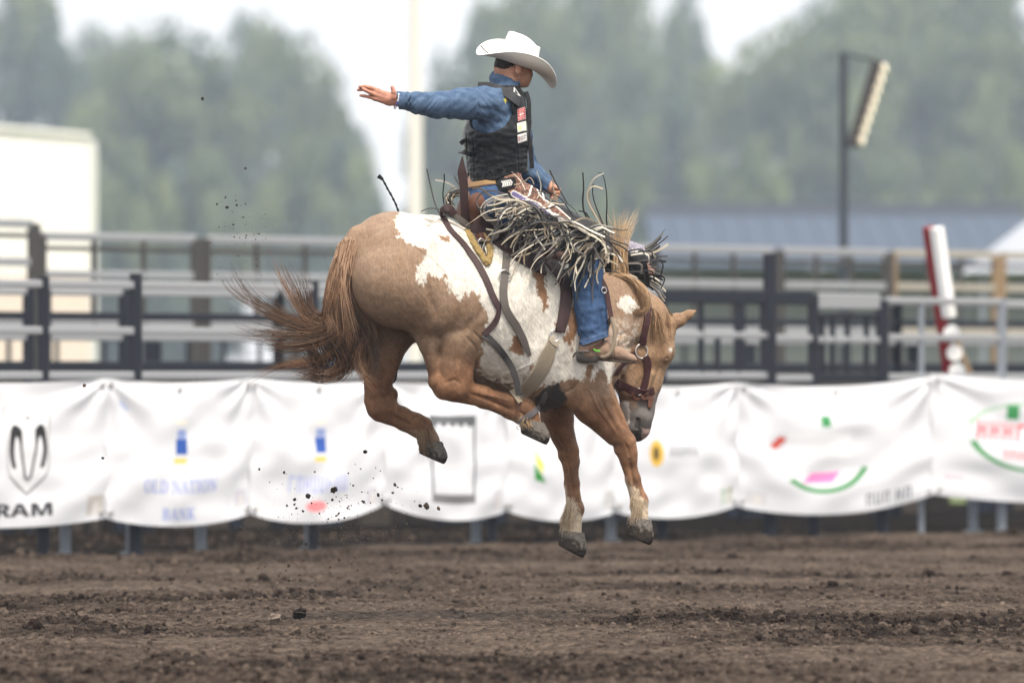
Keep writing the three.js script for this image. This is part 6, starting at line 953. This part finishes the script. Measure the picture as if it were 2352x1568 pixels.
// ------------------------------------------------------------------ clods thrown up by the hooves
{
  const R = rngOf(909), geos = [0, 1, 2, 3].map((k) => clodGeo(k + 20, 2)), mats = [[0.06, 0.045, 0.036], [0.10, 0.075, 0.06], [0.03, 0.024, 0.021]].map((c) => mat(c, 1)), LB = 'dark crumb of soil flying through the air behind the horse', GR = 'flying crumbs of soil';
  const put = (u, v, z, r, label, group, m = mats[Math.floor(R() * 3)]) => { const o = single('soil_clod', geos[Math.floor(R() * 4)], m, label, 'clod', group); o.position.copy(P3(u, v, z)).add(V(0, 0, -DIST)); o.scale.set(r * S * (0.7 + 0.6 * R()), r * S * (0.8 + 0.5 * R()), r * S); o.rotation.set(R() * 6, R() * 6, R() * 6); return o; };
  put(692, 1404, 90, 15, 'large dark clod tumbling just above the dirt, lower left', undefined, mats[2]); put(636, 1416, 100, 14, 'dry grey-brown clod rolling left of the large dark clod', undefined, mat([0.16, 0.125, 0.10], 1)); put(468, 230, 60, 4, 'lone small clod high in the air at left, level with the rider’s hand'.replace('’s', ''), undefined, mats[2]); put(893, 1395, 20, 6, 'slim upright clod above the dirt below the far hind hoof', undefined, mats[1]); put(709, 1138, 40, 6, 'drop-shaped clod in front of the red-spot banner', undefined, mats[2]); put(768, 1124, 30, 7, 'angular clod right of the red spot on the banner', undefined, mats[2]);
  for (const [u, v, r] of [[198, 885, 4], [240, 1051, 3], [840, 1037, 4], [870, 1135, 4.5], [908, 1112, 3.5], [980, 1161, 6], [966, 1160, 4.5], [1008, 1166, 4], [800, 1165, 3], [678, 1146, 4], [555, 1212, 4.5], [704, 1248, 4], [640, 1350, 5], [716, 1354, 5], [850, 1352, 4.5], [524, 478, 4], [565, 388, 3], [500, 470, 3], [630, 770, 5], [760, 1300, 3]]) put(u, v, 20 + 40 * R(), r, LB, GR);
  const gauss = () => (R() + R() + R() - 1.5) / 1.5;
  for (let i = 0; i < 60; i++) put(560 + gauss() * 110, 540 + gauss() * 190, 60 * R(), 0.9 + 1.9 * R() * R(), LB, GR);
  for (let i = 0; i < 150; i++) put(800 + gauss() * 250, 1185 + gauss() * 150, 80 * (R() - 0.5), 0.9 + 2.4 * Math.pow(R(), 2.6), LB, GR);
  for (let i = 0; i < 50; i++) put(760 + gauss() * 320, 1330 + gauss() * 70, 80 * (R() - 0.5), 1.2 + 2.6 * Math.pow(R(), 2), LB, GR);
  // finest grains, too many to count
  const N = 4200, im = new THREE.InstancedMesh(clodGeo(3, 0), mat([0.13, 0.105, 0.09], 1), N), M = new THREE.Matrix4(), Q = new THREE.Quaternion(); im.name = 'soil_dust'; im.userData = { kind: 'stuff', label: 'fine grains of soil hanging in the air below the tail', category: 'dust' };
  for (let i = 0; i < N; i++) { const a = i % 5 === 0, u = a ? 560 + gauss() * 140 : 740 + gauss() * 300, v = a ? 560 + gauss() * 210 : 1235 + gauss() * 130, r = (0.3 + 0.55 * R() * R()) * S; M.compose(P3(u, v, 140 * (R() - 0.5)).add(V(0, 0, -DIST)), Q.setFromEuler(new THREE.Euler(R() * 6, R() * 6, 0)), V(r, r * (0.6 + R()), r)); im.setMatrixAt(i, M); }
  shade(im); scene.add(im);
}
renderer.render(scene, camera);
